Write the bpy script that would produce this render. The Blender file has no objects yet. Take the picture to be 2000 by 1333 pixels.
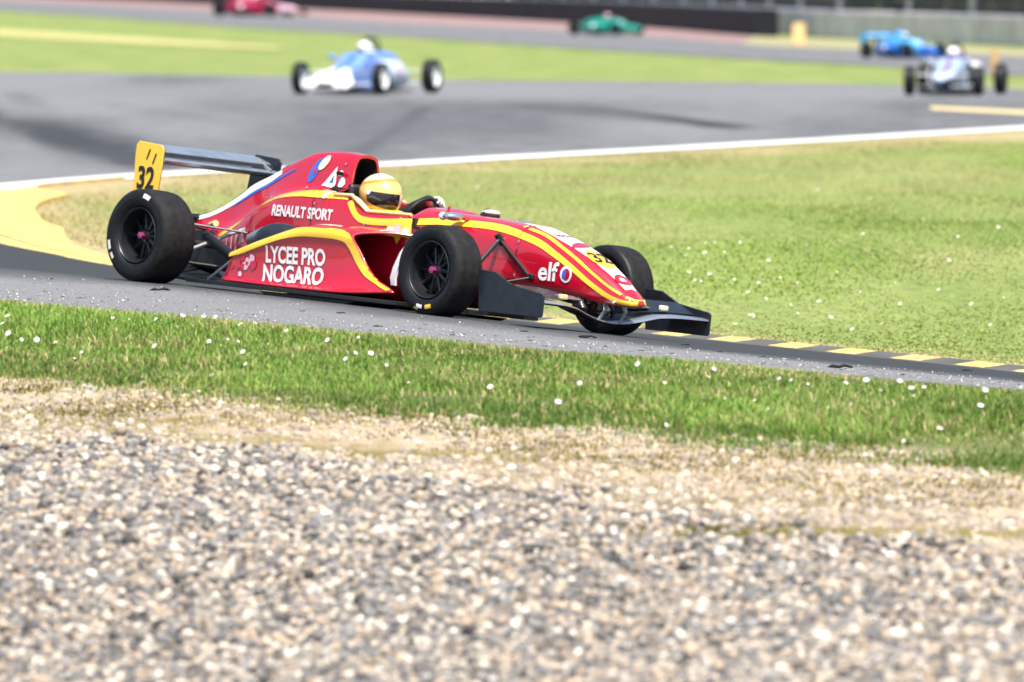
import bpy, bmesh, math, random
import numpy as np
from mathutils import Matrix, Vector
from mathutils.bvhtree import BVHTree
random.seed(7); RNG = np.random.default_rng(11)
S = bpy.context.scene; COL = S.collection
PI = math.pi
# ------------------------------------------------------------------ camera model (telephoto, 2.15 m above the infield)
F = 18420.0; H = 2.15; PITCH = math.atan(727.5/F)
cp, sp = math.cos(PITCH), math.sin(PITCH)
cR = np.array([1, 0, 0.]); cF = np.array([0, cp, -sp]); cU = np.array([0, sp, cp]); cC = np.array([0, 0, H])
def ray(px, py): return cF + cR*(px-1000)/F - cU*(py-666.5)/F
def at(px, py, D):                       # world point on that sight line, D metres ahead
    d = ray(px, py); return cC + d*(D/d[1])
def flat(px, py, z=0.0):
    d = ray(px, py); return cC + d*((z-H)/d[2])
# ------------------------------------------------------------------ terrain: smooth surveyed surface
CARM = np.array([[0.68505323, 0.71991414, 0.11147064], [-0.72664406, 0.68616263, 0.03419443], [-0.05186993, -0.10442448, 0.99317926]])
CART = np.array([-1.75620360, 58.6378963, 0.139869654])
def car2w(p): return CARM @ np.array(p, float) + CART
ctl = []
for x, y in ((0, -.7), (0, .7), (2.65, -.72), (2.65, .72), (1.3, 0), (1.3, -.9), (1.3, .9), (-1, 0), (3.7, 0)):
    ctl.append(car2w((x, y, 0)))
KERB = [(2300, 764, 57.6), (1920, 722, 58.9), (1600, 689, 59.9), (1270, 655, 61.0), (900, 617.5, 62.3), (560, 577, 63.5), (200, 517, 65.2), (100, 497, 66.8), (0, 477, 69)]
TIP = [(-100, 455, 73), (-165, 428, 79), (-150, 401, 84), (-70, 384, 88.5)]
NEAR = [(-500, 552, 51.5), (0, 592, 50.0), (430, 629.5, 48.7), (860, 667, 47.5), (1430, 716.5, 46.0), (2000, 765, 44.55), (2500, 808, 43.2)]
GRASS0 = [(-500, 678, 46.6), (0, 720, 45.5), (430, 763, 44.2), (860, 806, 43.0), (1430, 855, 41.7), (2000, 906, 40.4), (2500, 950, 39.2)]
for q in KERB + TIP + NEAR + GRASS0: ctl.append(at(*q))
_kp = np.array(KERB[::-1], float); _np = np.array(NEAR, float)
for px in (0, 250, 600, 1000, 1350, 1650, 2000, 2300):          # levels taken across the near track
    for f in (.2, .4, .6, .8):
        if f > .45 and 150 < px < 1400: continue
        a = [np.interp(px, _np[:, 0], _np[:, i]) for i in (1, 2)]; b = [np.interp(px, _kp[:, 0], _kp[:, i]) for i in (1, 2)]
        ctl.append(at(px, a[0]+(b[0]-a[0])*f, a[1]+(b[1]-a[1])*f))
for q in ((0, 1333, 33), (1000, 1333, 31.5), (2000, 1333, 30.5), (0, 1000, 38), (1000, 1050, 36.5), (2000, 1100, 35.5)): ctl.append(at(*q))
for x in (-12, 0, 12):
    for y, z in ((-4, -.35), (12, -.3), (22, -.28)): ctl.append(np.array([x, y, z]))
for x in (-30, 30): 
    for y, z in ((10, -.2), (35, -.0), (50, .1), (66, 0.02), (85, 0)): ctl.append(np.array([x, y, z]))
for x in (-26, -14, -7, 0, 6, 12, 20): 
    for y in (96, 112, 130): ctl.append(np.array([x, y, 0.]))
for x, y in ((2, 75), (6, 75), (12, 78), (-2, 78), (4, 84), (8, 88)): ctl.append(np.array([x, y, -.03]))
ctl = np.array(ctl)
def _phi(r2): return np.where(r2 > 1e-12, r2*np.log(np.maximum(r2, 1e-12)), 0)
_sc = 20.0
_A = ctl[:, :2]/_sc
_K = _phi(((_A[:, None]-_A[None])**2).sum(-1)); _n = len(ctl)
_P = np.c_[np.ones(_n), _A]
_L = np.zeros((_n+3, _n+3)); _L[:_n, :_n] = _K + 1e-5*np.eye(_n); _L[:_n, _n:] = _P; _L[_n:, :_n] = _P.T
_W = np.linalg.solve(_L, np.r_[ctl[:, 2], 0, 0, 0])
def zt(X, Y):
    X = np.asarray(X, float); Y = np.asarray(Y, float); sh = X.shape
    q = np.stack([X.ravel(), Y.ravel()], -1)/_sc
    out = np.empty(len(q))
    for i in range(0, len(q), 4000):
        c = q[i:i+4000]
        out[i:i+4000] = _phi(((c[:, None]-_A[None])**2).sum(-1)) @ _W[:_n] + _W[_n] + c @ _W[_n+1:]
    out = out.reshape(sh)
    def ss(a, b, v): t = np.clip((v-a)/(b-a), 0, 1); return t*t*(3-2*t)
    w = (1-ss(96, 125, Y))*(1-ss(22, 34, np.abs(X)))*ss(-12, 2, Y)
    return out*w + -.1*(1-ss(2, 60, Y))*(1-w)
def Z(x, y): return float(zt(np.array([x]), np.array([y]))[0])
def on_ground(px, py):                   # march the sight line to the terrain
    d = ray(px, py); a, b = 20.0, 900.0
    Ds = np.linspace(24, 140, 2400); P = cC + d*(Ds/d[1])[:, None]
    g = P[:, 2] - zt(P[:, 0], P[:, 1]); i = np.where(g < 0)[0]
    if len(i) == 0 or py < 330: return flat(px, py)
    return P[i[0]]
# ------------------------------------------------------------------ materials
def mat(name, col, rough=.5, metal=0, coat=0, spec=.5, vary=.12, scale=8, bump=0, bscale=60, sheen=0):
    m = bpy.data.materials.new(name); m.use_nodes = True; nt = m.node_tree; N = nt.nodes; L = nt.links
    b = N['Principled BSDF']; b.inputs['Roughness'].default_value = rough; b.inputs['Metallic'].default_value = metal
    b.inputs['Coat Weight'].default_value = coat; b.inputs['Coat Roughness'].default_value = .035; b.inputs['Coat IOR'].default_value = 1.75 if coat > .65 else 1.5
    b.inputs['Specular IOR Level'].default_value = spec
    tc = N.new('ShaderNodeTexCoord'); n = N.new('ShaderNodeTexNoise'); n.inputs['Scale'].default_value = scale; n.inputs['Detail'].default_value = 5
    L.new(tc.outputs['Object'], n.inputs['Vector'])
    r = N.new('ShaderNodeValToRGB'); r.color_ramp.elements[0].position = .3; r.color_ramp.elements[1].position = .7
    r.color_ramp.elements[0].color = [c*(1-vary) for c in col]+[1]; r.color_ramp.elements[1].color = [min(1, c*(1+vary)) for c in col]+[1]
    L.new(n.outputs['Fac'], r.inputs['Fac']); L.new(r.outputs['Color'], b.inputs['Base Color'])
    if bump:
        n2 = N.new('ShaderNodeTexNoise'); n2.inputs['Scale'].default_value = bscale; L.new(tc.outputs['Object'], n2.inputs['Vector'])
        bp = N.new('ShaderNodeBump'); bp.inputs['Strength'].default_value = bump; bp.inputs['Distance'].default_value = .01
        L.new(n2.outputs['Fac'], bp.inputs['Height']); L.new(bp.outputs['Normal'], b.inputs['Normal'])
    return m
def attr_mat(name, rough=.8, spec=.2, trans=0):
    m = bpy.data.materials.new(name); m.use_nodes = True; N = m.node_tree.nodes; L = m.node_tree.links; b = N['Principled BSDF']
    b.inputs['Roughness'].default_value = rough; b.inputs['Specular IOR Level'].default_value = spec
    a = N.new('ShaderNodeAttribute'); a.attribute_name = 'tint'; L.new(a.outputs['Color'], b.inputs['Base Color'])
    if trans:
        t = N.new('ShaderNodeBsdfTranslucent'); L.new(a.outputs['Color'], t.inputs['Color']); mx = N.new('ShaderNodeMixShader'); mx.inputs[0].default_value = trans
        L.new(b.outputs[0], mx.inputs[1]); L.new(t.outputs[0], mx.inputs[2]); L.new(mx.outputs[0], N['Material Output'].inputs[0])
    return m
def ground_mat(name, cols, masks=(), rough=.9, scale=(1, 1, 1), ns=1.0, bump=.3, fine=60, finev=.25):
    """noise between cols[0..1], then each (attribute, colour) mixed in where the surface is worn, stained, shadowed or dry"""
    m = bpy.data.materials.new(name); m.use_nodes = True; N = m.node_tree.nodes; L = m.node_tree.links; b = N['Principled BSDF']
    b.inputs['Roughness'].default_value = rough; b.inputs['Specular IOR Level'].default_value = .25
    g = N.new('ShaderNodeNewGeometry'); mp = N.new('ShaderNodeMapping'); mp.inputs['Scale'].default_value = scale; L.new(g.outputs['Position'], mp.inputs['Vector'])
    n = N.new('ShaderNodeTexNoise'); n.inputs['Scale'].default_value = ns; n.inputs['Detail'].default_value = 8; n.inputs['Roughness'].default_value = .65; L.new(mp.outputs[0], n.inputs['Vector'])
    r = N.new('ShaderNodeValToRGB'); r.color_ramp.elements[0].position = .34; r.color_ramp.elements[1].position = .68
    r.color_ramp.elements[0].color = (*cols[0], 1); r.color_ramp.elements[1].color = (*cols[1], 1); L.new(n.outputs['Fac'], r.inputs['Fac'])
    out = r.outputs['Color']
    for an, c in masks:
        a = N.new('ShaderNodeAttribute'); a.attribute_name = an
        n3 = N.new('ShaderNodeTexNoise'); n3.inputs['Scale'].default_value = 2.2*ns; n3.inputs['Detail'].default_value = 6; L.new(mp.outputs[0], n3.inputs['Vector'])
        md = N.new('ShaderNodeMath'); md.operation = 'MULTIPLY_ADD'; md.inputs[1].default_value = .9; md.inputs[2].default_value = -.45; L.new(n3.outputs['Fac'], md.inputs[0])
        ad = N.new('ShaderNodeMath'); ad.operation = 'ADD'; L.new(a.outputs['Fac'], ad.inputs[0]); L.new(md.outputs[0], ad.inputs[1])
        mr = N.new('ShaderNodeMapRange'); mr.interpolation_type = 'SMOOTHSTEP'; mr.inputs[1].default_value = .15; mr.inputs[2].default_value = .85; L.new(ad.outputs[0], mr.inputs[0])
        mx = N.new('ShaderNodeMix'); mx.data_type = 'RGBA'; L.new(mr.outputs[0], mx.inputs[0]); L.new(out, mx.inputs[6]); mx.inputs[7].default_value = (*c, 1); out = mx.outputs[2]
    nf = N.new('ShaderNodeTexNoise'); nf.inputs['Scale'].default_value = fine; nf.inputs['Detail'].default_value = 3; L.new(g.outputs['Position'], nf.inputs['Vector'])
    mr = N.new('ShaderNodeMapRange'); mr.inputs[1].default_value = .3; mr.inputs[2].default_value = .7; mr.inputs[3].default_value = 1-finev; mr.inputs[4].default_value = 1+finev; L.new(nf.outputs['Fac'], mr.inputs[0])
    mx = N.new('ShaderNodeMix'); mx.data_type = 'RGBA'; mx.blend_type = 'MULTIPLY'; mx.inputs[0].default_value = 1; L.new(out, mx.inputs[6]); L.new(mr.outputs[0], mx.inputs[7])
    L.new(mx.outputs[2], b.inputs['Base Color'])
    bp = N.new('ShaderNodeBump'); bp.inputs['Strength'].default_value = bump; bp.inputs['Distance'].default_value = .01; L.new(nf.outputs['Fac'], bp.inputs['Height']); L.new(bp.outputs['Normal'], b.inputs['Normal'])
    return m
M = {
 'red': mat('red_paint', (.47, .003, .02), .28, 0, .9, .5, .05, 3),
 'yellow': mat('yellow_paint', (.86, .53, .025), .35, 0, .7, .5, .05, 5),
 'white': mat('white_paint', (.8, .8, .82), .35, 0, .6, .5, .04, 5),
 'blue': mat('blue_paint', (.03, .12, .55), .35, 0, .6, .5, .08, 5),
 'black': mat('black_metal', (.009, .0095, .011), .5, 0, .1, .5, .3, 20),
 'carbon': mat('carbon_plate', (.009, .0135, .02), .4, 0, .15, .5, .35, 14),
 'tyre': mat('tyre_rubber', (.006, .007, .009), .5, 0, 0, .3, .3, 30, .12, 120),
 'tread': mat('tyre_tread', (.0105, .0105, .0115), .72, 0, 0, .25, .5, 25, .25, 160),
 'rim': mat('dark_rim', (.028, .031, .036), .32, .6, .2, .5, .2, 10),
 'silver': mat('polished_alloy', (.52, .56, .62), .3, .85, 0, .5, .1, 12),
 'pink': mat('anodised_nut', (.5, .08, .25), .3, .6, 0, .5, .1, 10),
 'cream': mat('cream_pad', (.75, .66, .48), .6, 0, 0, .4, .06, 10),
 'helmet': mat('helmet_shell', (.86, .53, .14), .25, 0, .9, .5, .04, 6),
 'helmcream': mat('helmet_top', (.86, .73, .50), .25, 0, .9, .5, .04, 6),
 'orange': mat('orange_band', (.8, .26, .03), .3, 0, .6, .5, .05, 6),
 'visor': mat('dark_visor', (.012, .014, .02), .08, 0, .6, .6, .1, 6),
 'suit': mat('black_suit', (.02, .021, .025), .7, 0, 0, .3, .3, 15, .4, 70),
 'suitred': mat('red_suit', (.42, .015, .02), .7, 0, 0, .3, .2, 15),
 'glove': mat('pale_glove', (.72, .66, .64), .65, 0, 0, .3, .1, 20, .3, 90),
 'sidered': mat('pinkish_red', (.5, .02, .05), .4, 0, .4, .5, .15, 3),
 'dark': mat('dark_cavity', (.008, .008, .009), .9, 0, 0, .2, .2, 10),
 'concrete': mat('concrete', (.66, .61, .63), .9, 0, 0, .3, .22, .9, .3, 12),
 'belt': mat('black_belt', (.008, .010, .015), .75, 0, 0, .25, .3, .35, .3, 8),
 'galv': mat('galvanised_steel', (.34, .36, .39), .5, .5, 0, .5, .2, 5),
 'sand': mat('yellow_marker', (.72, .50, .24), .6, 0, 0, .4, .12, 6),
 'amber': mat('amber_marker', (.48, .29, .13), .6, 0, 0, .4, .12, 6),
 'paleblue': mat('pale_blue_paint', (.54, .66, .84), .35, 0, .5, .5, .05, 4),
 'midblue': mat('mid_blue_paint', (.15, .27, .66), .35, 0, .5, .5, .05, 4),
 'skyblue': mat('sky_blue_paint', (.10, .42, .78), .35, 0, .5, .5, .08, 4),
 'deepblue': mat('deep_blue_paint', (.01, .16, .60), .35, 0, .5, .5, .08, 4),
 'green': mat('green_paint', (.005, .30, .22), .35, 0, .5, .5, .1, 4),
 'silverblue': mat('silver_blue_paint', (.33, .42, .56), .35, .1, .5, .5, .08, 4),
 'violet': mat('violet_paint', (.2, .1, .45), .35, 0, .5, .5, .08, 4),
 'crimson': mat('crimson_paint', (.36, .01, .06), .35, 0, .5, .5, .08, 4),
 'blush': mat('pale_pink', (.75, .5, .62), .35, 0, .5, .5, .08, 4),
 'whiterim': mat('white_wheel', (.74, .80, .79), .4, 0, .2, .5, .04, 4),
 'petal': mat('daisy_petal', (.85, .84, .84), .7, 0, 0, .3, .04, 30),
 'kerby': mat('kerb_yellow_paint', (.72, .50, .17), .8, 0, 0, .3, .22, 3, .2, 60),
 'kerbc': mat('kerb_concrete', (.085, .085, .08), .9, 0, 0, .3, .25, 3, .3, 60),
 'scuff': mat('kerb_scuff', (.19, .15, .09), .85, 0, 0, .3, .5, 2, .3, 40),
 'wingsteel': mat('wing_alloy', (.30, .345, .41), .28, .6, .3, .5, .15, 9),
 'line': mat('white_line_paint', (.66, .66, .66), .8, 0, 0, .3, .15, 1.5, .2, 60),
 'yline': mat('yellow_line_paint', (.55, .45, .24), .8, 0, 0, .3, .15, 1.5),
 'redstrip': mat('red_runoff_paint', (.25, .165, .16), .9, 0, 0, .3, .2, .4),
 'leaf': mat('hedge_leaf', (.010, .014, .014), .8, 0, 0, .3, .5, 2),
 'wire': mat('dark_wire', (.05, .055, .06), .6, .3, 0, .4, .2, 5),
 'scrap': mat('rubber_scrap', (.012, .012, .013), .8, 0, 0, .3, .2, 60),
}
# ------------------------------------------------------------------ object helpers
def empty(name, label=None, cat=None, group=None, mtx=None, parent=None):
    o = bpy.data.objects.new(name, None); COL.objects.link(o); o.empty_display_size = .2
    if mtx is not None: o.matrix_world = mtx
    if parent: o.parent = parent
    tag(o, label, cat, group); return o
def tag(o, label=None, cat=None, group=None, kind=None):
    if label: o['label'] = label
    if cat: o['category'] = cat
    if group: o['group'] = group
    if kind: o['kind'] = kind
    return o
def link(name, me, mats, parent=None, smooth=True):
    for m in (mats if isinstance(mats, (list, tuple)) else [mats]): me.materials.append(M[m] if isinstance(m, str) else m)
    if smooth: me.polygons.foreach_set('use_smooth', [True]*len(me.polygons))
    o = bpy.data.objects.new(name, me); COL.objects.link(o)
    if parent: o.parent = parent
    return o
class MB:
    def __init__(s): s.v = []; s.f = []; s.m = []
    def add(s, V, Fc, mi=0):
        b = len(s.v); s.v += [tuple(float(c) for c in q) for q in V]; s.f += [tuple(i+b for i in f) for f in Fc]
        s.m += ([mi]*len(Fc) if isinstance(mi, int) else list(mi)); return s
    def box(s, a, b, mi=0):
        x0, y0, z0 = a; x1, y1, z1 = b
        return s.add([(x0, y0, z0), (x1, y0, z0), (x1, y1, z0), (x0, y1, z0), (x0, y0, z1), (x1, y0, z1), (x1, y1, z1), (x0, y1, z1)],
                     [(3, 2, 1, 0), (4, 5, 6, 7), (0, 1, 5, 4), (1, 2, 6, 5), (2, 3, 7, 6), (3, 0, 4, 7)], mi)
    def tube(s, pts, r, n=10, mi=0, flatz=1.0, cap=True):
        pts = [Vector(p) for p in pts]; rs = r if isinstance(r, (list, tuple)) else [r]*len(pts); rings = []
        ref = None
        for i, p in enumerate(pts):
            t = (pts[min(i+1, len(pts)-1)]-pts[max(i-1, 0)]).normalized()
            if ref is None: ref = Vector((0, 0, 1)) if abs(t.z) < .9 else Vector((1, 0, 0))
            a = t.cross(ref).normalized(); b = a.cross(t).normalized()
            rings.append([p + a*(rs[i]*math.cos(k*2*PI/n)) + b*(rs[i]*flatz*math.sin(k*2*PI/n)) for k in range(n)])
        V = [q for R in rings for q in R]; Fc = []
        for i in range(len(pts)-1):
            for k in range(n): Fc.append((i*n+k, i*n+(k+1) % n, (i+1)*n+(k+1) % n, (i+1)*n+k))
        if cap: Fc += [tuple(range(n))[::-1], tuple((len(pts)-1)*n+k for k in range(n))]
        return s.add(V, Fc, mi)
    def lathe(s, prof, n=48, c=(0, 0, 0), mi=0, axis='y'):     # prof: (offset along the axis, radius)
        V = []; Fc = []; mm = []
        for o, r in prof:
            for k in range(n):
                a = 2*PI*k/n; q = {'y': (r*math.cos(a), o, r*math.sin(a)), 'z': (r*math.cos(a), r*math.sin(a), o), 'x': (o, r*math.cos(a), r*math.sin(a))}[axis]
                V.append((q[0]+c[0], q[1]+c[1], q[2]+c[2]))
        for i in range(len(prof)-1):
            for k in range(n): Fc.append((i*n+k, i*n+(k+1) % n, (i+1)*n+(k+1) % n, (i+1)*n+k)); mm.append(mi if isinstance(mi, int) else mi[i])
        return s.add(V, Fc, mm)
    def ball(s, c, r, n=16, mi=0, zmin=-1):
        V = []; Fc = []; k2 = n//2
        for i in range(k2+1):
            t = PI*i/k2
            for k in range(n):
                a = 2*PI*k/n; V.append((c[0]+r[0]*math.sin(t)*math.cos(a), c[1]+r[1]*math.sin(t)*math.sin(a), c[2]+r[2]*max(zmin, math.cos(t))))
        for i in range(k2):
            for k in range(n): Fc.append((i*n+k, (i+1)*n+k, (i+1)*n+(k+1) % n, i*n+(k+1) % n))
        return s.add(V, Fc, mi)
    def prism(s, poly, y0, y1, mi=0):    # poly in (x,z), extruded along y
        n = len(poly); V = [(x, y0, z) for x, z in poly]+[(x, y1, z) for x, z in poly]
        return s.add(V, [tuple(range(n)), tuple(range(2*n-1, n-1, -1))]+[(i, i+n, (i+1) % n+n, (i+1) % n) for i in range(n)], mi)
    def mesh(s, name, recalc=True):
        me = bpy.data.meshes.new(name); me.from_pydata(s.v, [], s.f)
        me.polygons.foreach_set('material_index', s.m)
        if recalc:
            bm = bmesh.new(); bm.from_mesh(me); bmesh.ops.recalc_face_normals(bm, faces=bm.faces); bm.to_mesh(me); bm.free()
        me.update(); return me
    def build(s, name, mats, parent=None, smooth=True, bevel=0, sub=0, auto=35):
        o = link(name, s.mesh(name), mats, parent, smooth)
        if bevel:
            b = o.modifiers.new('bevel', 'BEVEL'); b.width = bevel; b.segments = 2; b.limit_method = 'ANGLE'; b.angle_limit = math.radians(40)
        if sub: q = o.modifiers.new('sub', 'SUBSURF'); q.levels = sub; q.render_levels = sub
        if smooth and auto:
            bm = bmesh.new(); bm.from_mesh(o.data)
            for e in bm.edges:
                if len(e.link_faces) == 2 and e.calc_face_angle(0) > math.radians(auto): e.smooth = False
            bm.to_mesh(o.data); bm.free()
        return o
def pchip(xs, Yv, xq):
    xs = np.asarray(xs, float); Yv = np.asarray(Yv, float); h = np.diff(xs); d = np.diff(Yv, axis=0)/h.reshape(-1, *[1]*(Yv.ndim-1))
    m = np.zeros_like(Yv); m[0] = d[0]; m[-1] = d[-1]
    for i in range(1, len(xs)-1):
        p = d[i-1]*d[i]; w1 = 2*h[i]+h[i-1]; w2 = h[i]+2*h[i-1]
        with np.errstate(all='ignore'): v = (w1+w2)/(w1/d[i-1]+w2/d[i])
        m[i] = np.where(p > 0, v, 0)
    out = []
    for x in xq:
        i = min(max(np.searchsorted(xs, x)-1, 0), len(xs)-2); t = (x-xs[i])/h[i]
        out.append((2*t**3-3*t*t+1)*Yv[i]+(t**3-2*t*t+t)*h[i]*m[i]+(-2*t**3+3*t*t)*Yv[i+1]+(t**3-t*t)*h[i]*m[i+1])
    return np.array(out)
def catmull(P, n):                       # through open polyline
    P = np.asarray(P, float); Q = np.vstack([2*P[0]-P[1], P, 2*P[-1]-P[-2]]); out = []
    for i in range(1, len(Q)-2):
        for k in range(n):
            t = k/n; out.append(.5*((2*Q[i])+(-Q[i-1]+Q[i+1])*t+(2*Q[i-1]-5*Q[i]+4*Q[i+1]-Q[i+2])*t*t+(-Q[i-1]+3*Q[i]-3*Q[i+1]+Q[i+2])*t**3))
    out.append(P[-1]); return np.array(out)
def loft(stations, dx=.03, around=3, cap0=True, cap1=True, mb=None):
    xs = [s[0] for s in stations]; prof = np.array([s[1] for s in stations], float)
    xq = [xs[0]]
    for a, b in zip(xs, xs[1:]):
        k = max(1, int(round((b-a)/dx))); xq += [a+(b-a)*(i+1)/k for i in range(k)]
    R = pchip(xs, prof, xq); mb = mb or MB(); V = []; nn = None
    for x, p in zip(xq, R):
        h = catmull(p, around); h[:, 0] = np.maximum(h[:, 0], 0); h[0, 0] = 0; h[-1, 0] = 0
        ring = [(x, -y, z) for y, z in h]+[(x, y, z) for y, z in h[-2:0:-1]]; nn = len(ring); V += ring
    Fc = []
    for i in range(len(xq)-1):
        for k in range(nn): Fc.append((i*nn+k, i*nn+(k+1) % nn, (i+1)*nn+(k+1) % nn, (i+1)*nn+k))
    def fan(i):                          # bridge left and right halves of the ring
        h = nn//2; b = i*nn; r = [(b, b+1, b+nn-1)]
        for k in range(1, h-1): r.append((b+k, b+k+1, b+nn-k-1, b+nn-k))
        r.append((b+h-1, b+h, b+h+1)); return r
    if cap0: Fc += fan(0)
    if cap1: Fc += fan(len(xq)-1)
    mb.add(V, Fc); mb.nn = nn; mb.nx = len(xq); return mb
def sheet(st, mb=None, ns=8, nt=3, mi=0):     # st[i][j] = (x,y,z): smooth open surface
    A = np.array(st, float); A = np.array([catmull(r, nt) for r in A]); A = np.array([catmull(A[:, j], ns) for j in range(A.shape[1])]).transpose(1, 0, 2)
    a, b = A.shape[:2]; mb = mb or MB()
    return mb.add(A.reshape(-1, 3), [(i*b+j, i*b+j+1, (i+1)*b+j+1, (i+1)*b+j) for i in range(a-1) for j in range(b-1)], mi)
def bvh(objs):
    V = []; Fc = []
    for o in objs:
        b = len(V); V += [v.co.copy() for v in o.data.vertices]; Fc += [tuple(i+b for i in p.vertices) for p in o.data.polygons]
    return BVHTree.FromPolygons(V, Fc)
def stick(tree, o, d, off):
    h = tree.ray_cast(Vector(o), Vector(d))
    if h[0] is None: return None
    n = h[1] if h[1].dot(Vector(d)) < 0 else -h[1]
    return h[0]+n*off
def ribbon(tree, pts, w, name, m, parent, side=-1, off=.004, n=10, k=5, top=False):
    """painted band: polyline in (x,z) seen from the side (or (x,y) from the top), laid on the bodywork"""
    P = catmull(pts, n); T = np.gradient(P, axis=0); T /= np.linalg.norm(T, axis=1)[:, None]; Nn = np.c_[-T[:, 1], T[:, 0]]
    ws = np.interp(np.linspace(0, 1, len(P)), np.linspace(0, 1, len(w)), w) if isinstance(w, (list, tuple)) else [w]*len(P)
    V = []; ok = []
    for p, nn, ww in zip(P, Nn, ws):
        for j in range(k):
            q = p+nn*ww*(j/(k-1)-.5)
            h = stick(tree, (q[0], q[1], 3) if top else (q[0], 3*side, q[1]), (0, 0, -1) if top else (0, -side, 0), off)
            ok.append(h is not None); V.append(h if h is not None else (0, 0, 0))
    Fc = []
    for i in range(len(P)-1):
        for j in range(k-1):
            f = (i*k+j, i*k+j+1, (i+1)*k+j+1, (i+1)*k+j)
            if all(ok[v] for v in f) and max((Vector(V[f[0]])-Vector(V[a])).length for a in f) < .25: Fc.append(f)
    mb = MB(); mb.add(V, Fc); me = mb.mesh(name, False); 
    bm = bmesh.new(); bm.from_mesh(me); bmesh.ops.delete(bm, geom=[v for v in bm.verts if not v.link_faces], context='VERTS'); bm.to_mesh(me); bm.free()
    return link(name, me, m, parent)
def text_mesh(body, size, bold=.0, shear=0, sx=1.0):
    cu = bpy.data.curves.new('t', 'FONT'); cu.body = body; cu.size = size; cu.offset = bold; cu.shear = shear; cu.align_x = 'CENTER'; cu.align_y = 'CENTER'; cu.resolution_u = 4
    o = bpy.data.objects.new('t', cu); COL.objects.link(o); dg = bpy.context.evaluated_depsgraph_get(); me = bpy.data.meshes.new_from_object(o.evaluated_get(dg))
    bpy.data.objects.remove(o); bpy.data.curves.remove(cu)
    bm = bmesh.new(); bm.from_mesh(me)
    for _ in range(5):
        es = [e for e in bm.edges if e.calc_length() > .022]
        if not es: break
        bmesh.ops.subdivide_edges(bm, edges=es, cuts=1); bmesh.ops.triangulate(bm, faces=bm.faces[:])
    bmesh.ops.scale(bm, verts=bm.verts, vec=(sx, 1, 1)); bm.to_mesh(me); bm.free(); return me
def decal(tree, me, fn, d, name, m, parent, off=.006):
    """lay a flat outline on the bodywork: fn(u,v) gives the ray start"""
    bm = bmesh.new(); bm.from_mesh(me); bad = []
    for v in bm.verts:
        h = stick(tree, fn(v.co.x, v.co.y), d, off)
        if h is None: bad.append(v)
        else: v.co = h
    bmesh.ops.delete(bm, geom=bad, context='VERTS'); bm.to_mesh(me); bm.free()
    return link(name, me, m, parent)
def disc_mesh(rx, ry, rings=5, n=28, rot=0, inner=0):
    mb = MB(); V = []; c, s_ = math.cos(rot), math.sin(rot)
    for i in range(rings+1):
        f = inner+(1-inner)*i/rings
        for k in range(n):
            a = 2*PI*k/n; u, v = rx*f*math.cos(a), ry*f*math.sin(a); V.append((u*c-v*s_, u*s_+v*c, 0))
    mb.add(V, [(i*n+k, i*n+(k+1) % n, (i+1)*n+(k+1) % n, (i+1)*n+k) for i in range(rings) for k in range(n)]); return mb.mesh('disc', False)
def poly_mesh(pts, cuts=3):
    bm = bmesh.new(); bm.faces.new([bm.verts.new((x, y, 0)) for x, y in pts]); bmesh.ops.triangulate(bm, faces=bm.faces[:])
    for _ in range(cuts): bmesh.ops.subdivide_edges(bm, edges=bm.edges[:], cuts=1); bmesh.ops.triangulate(bm, faces=bm.faces[:])
    me = bpy.data.meshes.new('p'); bm.to_mesh(me); bm.free(); return me
def skin(name, chains, mats, parent, sub=1):
    """one continuous surface grown round a skeleton: chains of (point, radius) that share equal points"""
    idx = {}; V = []; R = []; E_ = []
    for ch in chains:
        prev = None
        for p, r in ch:
            key = tuple(round(c, 4) for c in p)
            if key not in idx: idx[key] = len(V); V.append(p); R.append(r)
            i = idx[key]
            if prev is not None: E_.append((prev, i))
            prev = i
    me = bpy.data.meshes.new(name); me.from_pydata(V, E_, []); o = bpy.data.objects.new(name, me); COL.objects.link(o)
    md = o.modifiers.new('skin', 'SKIN'); md.use_smooth_shade = True
    for i, r in enumerate(R): me.skin_vertices[0].data[i].radius = (r, r) if not isinstance(r, tuple) else r
    me.skin_vertices[0].data[0].use_root = True
    q = o.modifiers.new('s', 'SUBSURF'); q.levels = sub; q.render_levels = sub
    dg = bpy.context.evaluated_depsgraph_get(); m2 = bpy.data.meshes.new_from_object(o.evaluated_get(dg)); bpy.data.objects.remove(o)
    m2.name = name; m2.materials.clear(); return link(name, m2, mats, parent)
# ================================================================== THE SETTING
def fast_mesh(name, V, faces, tint=None):
    me = bpy.data.meshes.new(name); V = np.ascontiguousarray(V, np.float32); me.vertices.add(len(V)); me.vertices.foreach_set('co', V.ravel())
    loops = np.concatenate([f.ravel() for f in faces]).astype(np.int32); sizes = np.concatenate([np.full(len(f), f.shape[1]) for f in faces]).astype(np.int32)
    me.loops.add(len(loops)); me.loops.foreach_set('vertex_index', loops); me.polygons.add(len(sizes))
    me.polygons.foreach_set('loop_start', np.r_[0, np.cumsum(sizes)[:-1]].astype(np.int32)); me.update(calc_edges=True); me.validate()
    if tint is not None:
        a = me.attributes.new('tint', 'FLOAT_COLOR', 'POINT'); a.data.foreach_set('color', np.c_[tint, np.ones(len(tint))].astype(np.float32).ravel())
    return me
def set_attr(me, name, vals):
    a = me.attributes.new(name, 'FLOAT', 'POINT'); a.data.foreach_set('value', np.asarray(vals, np.float32).ravel())
def grid_mesh(name, X, Y, Zv):
    a, b = X.shape; idx = np.arange(a*b).reshape(a, b)
    q = np.stack([idx[:-1, :-1], idx[:-1, 1:], idx[1:, 1:], idx[1:, :-1]], -1).reshape(-1, 4)
    return fast_mesh(name, np.stack([X, Y, Zv], -1).reshape(-1, 3), [q])
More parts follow.
